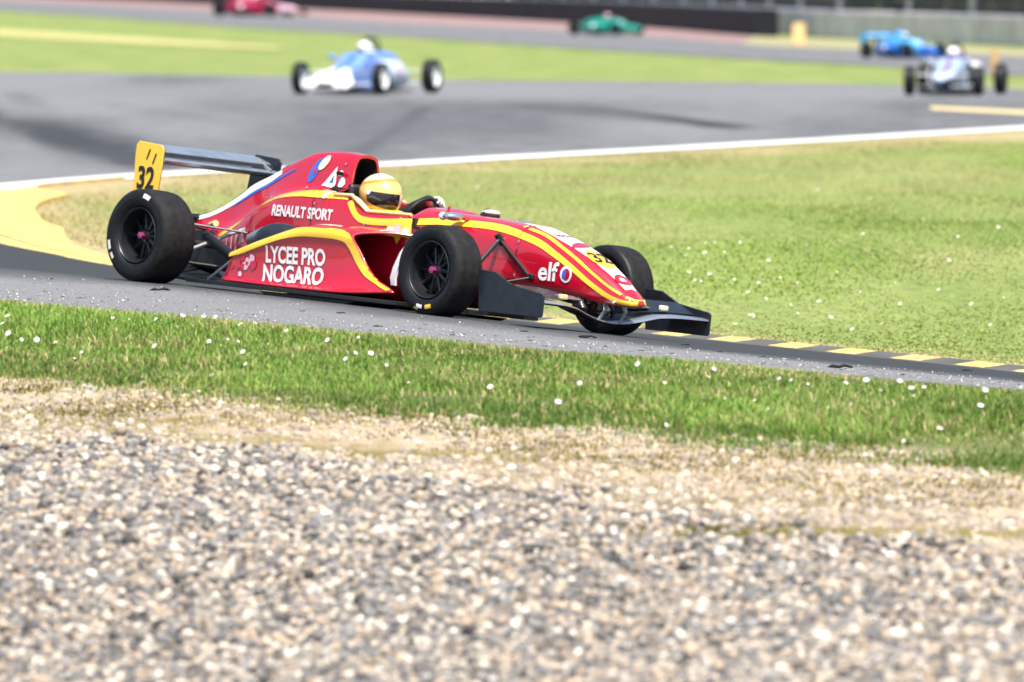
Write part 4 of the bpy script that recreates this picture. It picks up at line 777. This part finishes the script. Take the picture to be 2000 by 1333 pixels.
st_ = MB(); st_.prism([(-.38, .28), (-.28, .28), (-.33, .45), (-.43, .45)], -.06, -.05); st_.prism([(-.38, .28), (-.28, .28), (-.33, .45), (-.43, .45)], .05, .06); st_.build('wing_mount', 'black', car, False)
ep = [(-.43, .43), (-.235, .43), (-.205, .72), (-.20, .835), (-.222, .858), (-.43, .872), (-.455, .85), (-.458, .78)]
for s in (-1, 1):
    mb = MB(); mb.prism(ep if s < 0 else far_ep, s*.487, s*.50); e = mb.build('wing_endplate', 'yellow' if s < 0 else 'carbon', car, False, .003)
    if s < 0:
        e['label'] = 'yellow rear wing endplate marked 32'
        m_ = MB(); m_.prism(ep, -.4868, -.484); m_.build('inner_face', 'carbon', e, False)
        me = text_mesh('32', .19, .006, sx=.86); te = bvh([e]); decal(te, me, lambda u, v: (-.335+u, -3, .638+v), DY, 'number', 'black', e, .003)
        for x, z in ((-.332, .795), (-.272, .77)): decal(te, poly_mesh([(-.018, -.032), (-.006, -.034), (.018, .03), (.006, .034)], 1), sd_(x, z), DY, 'slot', 'black', e, .003)
# ---- front wing
ys = np.array([-.69, -.5, -.36, -.22, -.1, 0, .1, .22, .36, .5, .69]); zl = [.155, .153, .142, .108, .084, .077, .084, .108, .142, .153, .155]; xl = [3.54, 3.515, 3.475, 3.45, 3.44, 3.438, 3.44, 3.45, 3.475, 3.515, 3.54]
sec = [(-.24, .022), (-.16, .022), (-.07, .014), (-.015, .006), (0, -.004), (-.012, -.013), (-.07, -.014), (-.16, .002), (-.24, .018)]
yq = np.linspace(-.69, .69, 49); V = []
for y in yq:
    x0, z0 = pchip(ys, np.array([xl, zl]).T, [y])[0]; V += [(x0+a, y, z0+b) for a, b in sec]
k = len(sec); mb = MB(); mb.add(V, [(i*k+j, i*k+j+1, (i+1)*k+j+1, (i+1)*k+j) for i in range(48) for j in range(k-1)], [2 if j in (2, 3) else (1 if j > 3 else 0) for i in range(48) for j in range(k-1)]); fw = mb.build('front_wing', ['carbon', 'black', 'silver'], car, auto=30)
for s in (-1, 1):
    mb = MB(); V = []
    for y, x1, z1 in ((.22, 3.30, .165), (.45, 3.33, .185), (.685, 3.36, .188)): V += [(x1+.06, s*y, z1-.008), (x1, s*y, z1+.018), (x1-.1, s*y, z1+.055), (x1-.1, s*y, z1+.048), (x1, s*y, z1+.002)]
    mb.add(V, [(i*5+j, i*5+(j+1) % 5, (i+1)*5+(j+1) % 5, (i+1)*5+j) for i in range(2) for j in range(5)]+[tuple(range(5)), tuple(range(10, 15))]); mb.build('wing_flap', 'carbon', fw, True, auto=25)
    mb = MB(); mb.prism([(2.96, .31), (3.108, .302), (3.26, .238), (3.53, .203), (3.545, .19), (3.545, .075), (3.53, .062), (3.0, .060)], s*.69, s*.704); mb.build('front_endplate', 'carbon', car, False, .004)
    mb = MB(); mb.tube([(3.42, s*.075, .20), (3.44, s*.085, .15), (3.40, s*.09, .092)], [.02, .016, .014], 8, flatz=.4); mb.build('wing_strut', 'galv', car)
    mb = MB(); mb.tube([(3.25, s*.11, .21), (3.30, s*.12, .15), (3.28, s*.12, .10)], [.03, .022, .016], 8, flatz=.4); mb.build('wing_strut', 'black', car)
    mb = MB(); mb.box((3.40, s*.42-.03, .185), (3.43, s*.42+.03, .215)); mb.build('flap_bracket', 'cream' if s > 0 else 'sand', fw, False, .008)
    mb = MB(); mb.prism([(3.26, .20), (3.36, .185), (3.37, .192), (3.27, .212)], s*.20, s*.36); mb.build('gurney_strip', 'silver', fw, False, .002)
# ---- steering wheel and driver
sc_ = Vector((1.68, 0, .585)); su = Vector((.34, 0, .94)); sv = Vector((0, 1, 0))
mb = MB(); pts = [sc_+su*(.125*math.cos(a))+sv*(.135*math.sin(a)) for a in np.linspace(0, 2*PI, 33)]; mb.tube(pts, .014, 8, cap=False); mb.box((1.655, -.06, .52), (1.70, .06, .58)); mb.tube([sc_-sv*.12, sc_+sv*.12], .012, 8); mb.tube([sc_, sc_+Vector((.3, 0, -.12))], .018, 8); mb.build('steering_wheel', 'black', car)
def driver(mtx, label, shell, group='drivers seated in race cars', detail=True, head=(1.27, 0, .70), off=(0, 0, 0), suit='suit'):
    p = empty('person', label, 'person', group, mtx)
    def q(x, y, z): return (x+off[0], y+off[1], z+off[2])
    hl, hr = (1.69, .09, .66), (1.63, -.13, .50)
    ch = [[(q(1.56, 0, .20), .12), (q(1.45, 0, .29), .125), (q(1.34, 0, .41), .14), (q(1.25, 0, .50), .10), (q(1.25, 0, .58), .055), (q(head[0]-.01, 0, .66), .08), (q(head[0], 0, .74), .08)],
          [(q(1.25, 0, .50), .10), (q(1.24, .17, .545), .066), (q(1.40, .215, .652), .052), (q(1.53, .165, .685), .047), (q(1.625, .12, .682), .039)],
          [(q(1.25, 0, .50), .10), (q(1.23, -.16, .49), .065), (q(1.36, -.205, .36), .048), (q(1.50, -.19, .43), .040), (q(1.58, -.15, .48), .034)],
          [(q(1.56, 0, .20), .12), (q(1.62, .09, .19), .085), (q(2.0, .085, .36), .062), (q(2.36, .07, .25), .042), (q(2.44, .07, .29), .035)],
          [(q(1.56, 0, .20), .12), (q(1.62, -.09, .19), .085), (q(2.0, -.085, .36), .062), (q(2.36, -.07, .25), .042), (q(2.44, -.07, .29), .035)]]
    b = skin('body', ch, suit, p)
    hx, hy, hz = q(head[0], head[1], head[2]); mb = MB(); n = 96 if detail else 28; V = []; kk = 64 if detail else 20
    for i in range(kk+1):
        t = PI*i/kk; z = math.cos(t); r = math.sin(t)
        for k in range(n):
            a = 2*PI*k/n; x = r*math.cos(a); y = r*math.sin(a); fx = .155 if x > 0 else .142; zz = z*(.128 if z > 0 else .135)
            chin = 1-.16*max(0, -z)*(x < 0) + .10*max(0, -z)*max(0, x); V.append((hx+x*fx*chin, hy+y*.122, hz+zz+ (-.0 if x < 0 else -.012*max(0, -z))))
    Fc = []; mi = []
    for i in range(kk):
        for k in range(n):
            Fc.append((i*n+k, (i+1)*n+k, (i+1)*n+(k+1) % n, i*n+(k+1) % n)); a = 2*PI*(k+.5)/n; a = min(a, 2*PI-a); zc = math.cos(PI*(i+.5)/kk)
            band = .52-.42*(1-math.cos(a))/2+.1; mi.append(1 if zc > band+.19 else (2 if zc > band+.01 and a < 2.5 else 0))
    mb.add(V, Fc, mi); h = mb.build('helmet', shell, p, auto=0)
    hb = bvh([h]); mb = MB(); V = []; m_, k_ = 24, 6
    for i in range(m_+1):
        a = math.radians(-82+164*i/m_); c = math.cos(a)
        zt_, zb_ = .008+.006*(1-c), (-.088 if detail else -.08)+.05*(1-c)**1.5
        for j in range(k_+1):
            z = hz+zt_+(zb_-zt_)*j/k_; o_ = Vector((hx, hy, z)); g = hb.ray_cast(Vector((hx+math.cos(a)*.5, hy+math.sin(a)*.5, z)), Vector((-math.cos(a), -math.sin(a), 0))); V.append((g[0]+Vector((math.cos(a), math.sin(a), 0))*.005) if g[0] else o_)
    mb.add(V, [(i*(k_+1)+j, i*(k_+1)+j+1, (i+1)*(k_+1)+j+1, (i+1)*(k_+1)+j) for i in range(m_) for j in range(k_)]); mb.build('visor', 'visor', h)
    if detail:
        g = MB(); 
        for i in (13, 14): g.add([Vector(V[i*(k_+1)+j+d*(k_+1)])*1.0+Vector((.003, 0, 0)) for d in (0, 1) for j in range(k_+1)], [(j, j+1, k_+1+j+1, k_+1+j) for j in range(k_)])
        g.build('visor_strip', 'cream', h, False)
        for s in (-1, 1): g = MB(); g.tube([(hx+.028, hy+s*.112, hz+.005), (hx+.03, hy+s*.128, hz+.005)], .016, 12); g.build('visor_pivot', 'paleblue', h)
        ap = MB(); ap.tube([(hx-.02, -.10, .575), (hx+.10, -.10, .58), (hx+.16, -.05, .585), (hx+.175, 0, .59), (hx+.16, .05, .585), (hx+.10, .10, .58)], [.03, .032, .03, .03, .03, .03], 10, flatz=.8); ap.build('helmet_chin', 'yellow', h)
        bl = MB(); bl.box((1.50, -.12, .545), (1.60, .10, .59)); bl.build('chest_strap', 'suitred', p, True, .02)
        for side, (wx, wy, wz), base in ((1, hl, (1.625, .12, .682)), (-1, hr, (1.58, -.15, .48))):
            ang = math.atan2(wy, 1) ; a0 = math.radians(37) if side > 0 else math.radians(-112)
            rim = lambda a: sc_+su*(.125*math.cos(a))+sv*(.135*math.sin(a))
            B = Vector(base); c0 = rim(a0); dirn = (c0-B).normalized(); palm = B+dirn*.05; acr = (rim(a0+.05)-rim(a0-.05)).normalized()
            ch = [[(tuple(B), .034), (tuple(palm), .042), (tuple(palm+dirn*.012), .034)]]
            for f, (L_, r_) in enumerate(((.9, .0115), (1.0, .012), (.95, .0115), (.8, .0105))):
                root = palm+dirn*.016+acr*(-.030+.020*f)+Vector((0, 0, .012)); c_ = rim(a0+(-.030+.020*f)/.13)
                up = su.cross(acr).normalized(); nrm = (c_-sc_).normalized(); fw_ = Vector((.94, 0, -.34))
                k1 = c_+nrm*.032*L_; k2 = c_+nrm*.015+fw_*.030*L_; k3 = c_-nrm*.012+fw_*.020*L_
                ch.append([(tuple(palm), .042), (tuple(root), r_*1.15), (tuple(k1), r_), (tuple(k2), r_*.95), (tuple(k3), r_*.85)])
            th = palm+acr*(-.034)*1.0; ch.append([(tuple(palm), .042), (tuple(th), .012), (tuple(rim(a0-.30)-Vector((.02, 0, 0))), .0105), (tuple(rim(a0-.36)+Vector((0, 0, -.004))-Vector((.016, 0, 0))), .009)])
            skin('glove', ch, 'glove', p)
            cf = MB(); cf.tube([B-dirn*.035, B+dirn*.008], [.036, .037], 14); cf.build('glove_cuff', 'suitred', p)
    return p
driver(MW, 'driver in a yellow and cream helmet steering the red car numbered 32', ['helmet', 'helmcream', 'orange'])
# ================================================================== THE CARS BEHIND
def bg_car(px, py, D, yaw, label, cfg, dlabel):
    p = flat(px, py) if D is None else at(px, py, D); mtx = Matrix.Translation((p[0], p[1], 0.02)) @ Matrix.Rotation(math.radians(yaw), 4, 'Z') @ Matrix.Scale(cfg.get('scale', 1), 4) @ Matrix.Translation((-1.2, 0, 0))
    c = empty('race_car', label, 'race car', 'race cars on the circuit', mtx); g = cfg.get
    H8 = lambda zt, w, zb, r=.05: [(0, zt), (w*.45, zt-.006), (w*.8, zt-.02), (w, zt-r-.02), (w*1.02, (zt+zb)/2), (w*.98, zb+.03), (w*.8, zb), (0, zb)]
    CK = lambda zr, w: [(0, .1), (w*.7, .11), (w*.78, zr-.02), (w*.9, zr+.005), (w*1.02, zr-.07), (w*1.02, .3), (w*.9, .07), (0, .06)]
    kb = g('hump', .70); lf = g('lift', 0)
    tubst = [(-.35, H8(.42, .10, .16)), (.0, H8(kb-.12, .17, .12)), (.45, H8(kb, .25, .08)), (1.0, H8(kb+.04, .28, .06)), (1.06, CK(.66, .30)), (1.62, CK(.64, .29)), (1.66, H8(.70, .27, .06+lf, .08)), (2.1, H8(.54, .23, .09+lf)), (2.45, H8(.45, .2, .1+lf))]
    ob_ = loft(tubst, .06, 2).build('body', g('body'), c, auto=55)
    if g('nose') == 'wide':
        ns = [(2.46, H8(.455, .205, .1)), (2.75, H8(.37, .33, .10)), (2.95, H8(.295, .42, .10)), (3.10, H8(.225, .42, .10)), (3.17, H8(.17, .40, .11))]
    else: ns = [(2.46, H8(.455, .205, .1+lf)), (2.8, H8(.42, .17, .17+lf*.7)), (3.1, H8(.37, .11, .20+lf*.4)), (3.2, H8(.33, .05, .24+lf*.2))]
    no = loft(ns, .05, 2).build('nose_cone', g('nosecol'), c, auto=55)
    if g('nose') == 'wide':
        m = MB(); m.box((3.14, -.16, .11), (3.172, .16, .205)); m.build('intake_slot', 'rim', no, False, .01)
    elif g('fw', True):
        m = MB(); m.prism([(3.02, .12), (3.28, .11), (3.28, .125), (3.02, .15)], -.65, .65); m.build('front_wing', g('wingcol', 'black'), c, False)
        for s in (-1, 1): m = MB(); m.prism([(2.95, .06), (3.32, .06), (3.32, .19), (2.95, .26)], s*.65, s*.665); m.build('front_endplate', g('wingcol', 'black'), c, False)
    for s in (-1, 1):
        w2, zt_ = g('podw', .60), g('podz', .52)
        st = [[(.25, s*.26, .30), (.25, s*(w2-.1), .30), (.25, s*(w2-.05), .2), (.25, s*.3, .1)], [(.65, s*.26, zt_-.02), (.65, s*(w2-.05), zt_-.04), (.65, s*w2, .28), (.65, s*.3, .08)], [(1.1, s*.26, zt_+.02), (1.1, s*(w2-.06), zt_), (1.1, s*w2, .3), (1.1, s*.3, .08)], [(1.5, s*.27, zt_), (1.45, s*(w2-.1), zt_-.03), (1.5, s*(w2-.06), .28), (1.55, s*.3, .08)]]
        o = sheet(st, ns=4, nt=4).build('sidepod', g('podcol'), c, auto=60); o.modifiers.new('t', 'SOLIDIFY').thickness = .015
        op_ = o if s < 0 else op_
        m = MB(); m.prism([(1.3, .1), (1.36, .1), (1.36, zt_-.05), (1.3, zt_-.05)], s*.28, s*(w2-.08)); m.build('radiator', 'dark', o, False)
        m = MB(); m.ball((1.86, s*.36, .63), (.035, .075, .045), 12); m.tube([(1.9, s*.25, .55), (1.87, s*.34, .61)], .01, 6); m.build('mirror', g('body'), c)
        for x, tr, w_, R in ((0, g('tr', 1.42), g('wr', .21), .285), (2.4, g('tf', 1.44), g('wf', .17), .272)):
            cc = (x, s*tr/2, R); m = MB(); m.lathe([(s*.40*w_, .175), (s*.42*w_, .165), (s*.22*w_, .14), (s*.18*w_, .06), (s*.34*w_, .05), (s*.36*w_, 0)], 24, cc); m.lathe([(-s*.4*w_, .17), (-s*.2*w_, .13), (-s*.1*w_, 0)], 24, cc); wh = m.build('wheel', g('rim', 'rim'), c, auto=40)
            m = MB(); m.lathe([(s*a, r) for a, r in tyre_prof(R, w_, .172)], 40, cc, 0); m.build('tyre', 'tyre', wh, auto=60)
            m = MB(); xi = .3 if x == 0 else 2.15; m.tube([(x, s*(tr/2-.1), .17), (xi, s*.2, .16)], .014, 6); m.tube([(x, s*(tr/2-.1), .17), (x-.25 if x == 0 else x+.2, s*.15, .16)], .014, 6); m.tube([(x, s*(tr/2-.1), .38), (xi, s*.2, .38)], .014, 6); m.tube([(x, s*(tr/2-.1), .38), (x, s*.12, .36)], .014, 6); m.build('wishbone', g('arm', 'galv'), c)
    tb = bvh([ob_, no]); ribbon(tb, [(1.8, .03), (2.2, .03), (2.6, .03), (2.95, .03)], .09, 'stripe', g('stripe', 'white'), c, top=True, k=3, off=.006)
    for s in (-1, 1): decal(bvh([o]) if s > 0 else bvh([op_]), disc_mesh(.11, .10, 3, 16), (lambda u, v: (.95+u, 3*s, .38+v)), (0, -s, 0), 'number_disc', g('disc', 'white'), c, .016)
    m = MB(); m.prism([(-.35, .12), (.5, .09), (.5, .36), (-.3, .36)], -.13, .13); m.build('gearbox', 'black', c, False, .02)
    m = MB(); m.prism([(.3, .03), (2.4, .03), (2.4, .06), (.3, .06)], -.5, .5); m.build('floor_tray', 'black', c, False)
    m = MB(); m.tube([(.98, -.2, .60), (.98, -.15, .85), (.98, -.08, .94), (.98, .08, .94), (.98, .15, .85), (.98, .2, .60)], .022, 8); m.tube([(.98, 0, .93), (.45, 0, .62)], .018, 8); m.build('roll_hoop', 'black', c)
    if g('box'): loft([(.3, H8(.72, .08, .5)), (.75, H8(.90, .13, .5)), (1.02, H8(.98, .15, .52))], .06, 2).build('air_box', g('boxcol', g('body')), c, auto=55)
    if g('wing'):
        m = MB(); m.prism([(-.55, .78), (-.25, .74), (-.22, .76), (-.3, .79), (-.55, .86)], -.55, .55); m.build('rear_wing', g('wcol', g('body')), c, False)
        for s in (-1, 1): m = MB(); m.prism([(-.6, .5), (-.2, .5), (-.17, .84), (-.6, .9)], s*.55, s*.565); m.build('wing_endplate', g('wcol', g('body')), c, False)
        m = MB(); m.prism([(-.45, .3), (-.33, .3), (-.33, .78), (-.45, .78)], -.03, .03); m.build('wing_mount', 'black', c, False)
    m = sheet([[(1.64, -.22, .61), (1.64, 0, .70), (1.64, .22, .61)], [(1.82, -.2, .62), (1.82, 0, .67), (1.82, .2, .62)]], ns=5, nt=4).build('windscreen', g('screen', 'visor'), c); m.modifiers.new('t', 'SOLIDIFY').thickness = .006
    driver(mtx, dlabel, g('helm'), detail=False, head=(1.27, 0, .73), off=(0, 0, .035), suit=g('suit', 'suit')); return c
WH = ['white', 'white', 'white']
bg_car(715, 185, None, -110, 'blurred blue and white single seater with white wheels and wide white nose', dict(body='midblue', nose='wide', nosecol='white', podcol='paleblue', podz=.55, podw=.50, rim='whiterim', stripe='blue', disc='blush', helm=WH, tf=1.46, tr=1.5, suit='paleblue', scale=1.0), 'driver in a white helmet in the blue and white car on the far track')
bg_car(1862, 187, None, -101, 'blurred silver blue single seater with dark wheels behind the white line at right', dict(body='silverblue', nose='slim', fw=False, lift=.15, stripe='violet', disc='violet', nosecol='paleblue', podcol='white', podz=.60, podw=.50, rim='rim', helm=WH, tf=1.30, tr=1.46, hump=.66, wingcol='violet', suit='violet', scale=.90), 'driver in a white helmet in the silver blue car at the right edge')
bg_car(1184, 70, None, -44, 'small blurred green single seater in front of the black tyre wall', dict(body='green', nose='slim', nosecol='green', podcol='green', podz=.5, podw=.55, helm=['blush', 'white', 'crimson'], arm='black', fw=False, scale=.76), 'driver in a pale pink helmet in the small green car')
bg_car(1764, 116, None, -56, 'blurred bright blue winged single seater before the concrete wall', dict(body='skyblue', nose='slim', nosecol='deepblue', podcol='deepblue', podz=.5, podw=.62, box=True, boxcol='skyblue', wing=True, wcol='skyblue', wingcol='deepblue', helm=['paleblue', 'white', 'skyblue'], arm='black', scale=.68), 'driver in a pale blue helmet in the bright blue winged car')
bg_car(497, 33, None, -32, 'blurred crimson single seater at the top edge beside the tyre wall', dict(body='crimson', nose='slim', nosecol='blush', podcol='crimson', podz=.5, podw=.6, box=True, boxcol='blush', helm=['white', 'white', 'blush'], arm='black', scale=1.12), 'driver in a white helmet in the crimson car at the top edge')
# ================================================================== LIGHT AND CAMERA
w = bpy.data.worlds.new('World'); S.world = w; w.use_nodes = True; nt = w.node_tree; bg = nt.nodes['Background']
sky = nt.nodes.new('ShaderNodeTexSky'); sky.sky_type = 'NISHITA'; sky.sun_disc = False
EL, AZ = math.radians(63), math.radians(163)       # sun azimuth clockwise from +Y
sky.sun_elevation = EL; sky.sun_rotation = AZ; sky.air_density = 1; sky.dust_density = 3; sky.ozone_density = 1
nt.links.new(sky.outputs[0], bg.inputs[0]); bg.inputs[1].default_value = .08
ld = bpy.data.lights.new('sun', 'SUN'); ld.energy = 3.3; ld.angle = math.radians(5); ld.color = (1, .95, .87); lo = bpy.data.objects.new('sun', ld); COL.objects.link(lo)
sd = Vector((math.sin(AZ)*math.cos(EL), math.cos(AZ)*math.cos(EL), math.sin(EL))); lo.rotation_euler = sd.to_track_quat('Z', 'Y').to_euler(); lo.location = sd*60
cam = bpy.data.cameras.new('camera'); co = bpy.data.objects.new('camera', cam); COL.objects.link(co); S.camera = co
co.location = (0, 0, H); co.rotation_euler = (PI/2-PITCH, 0, 0); cam.sensor_width = 36; cam.lens = F*36/2000; cam.clip_end = 4000; cam.clip_start = .5
cam.dof.use_dof = True; cam.dof.focus_distance = 53.0; cam.dof.aperture_fstop = 4.6
S.view_settings.view_transform = 'Standard'; S.view_settings.look = 'None'; S.view_settings.gamma = 1; S.view_settings.exposure = 1.28
S.render.film_transparent = False
bpy.context.view_layer.update()
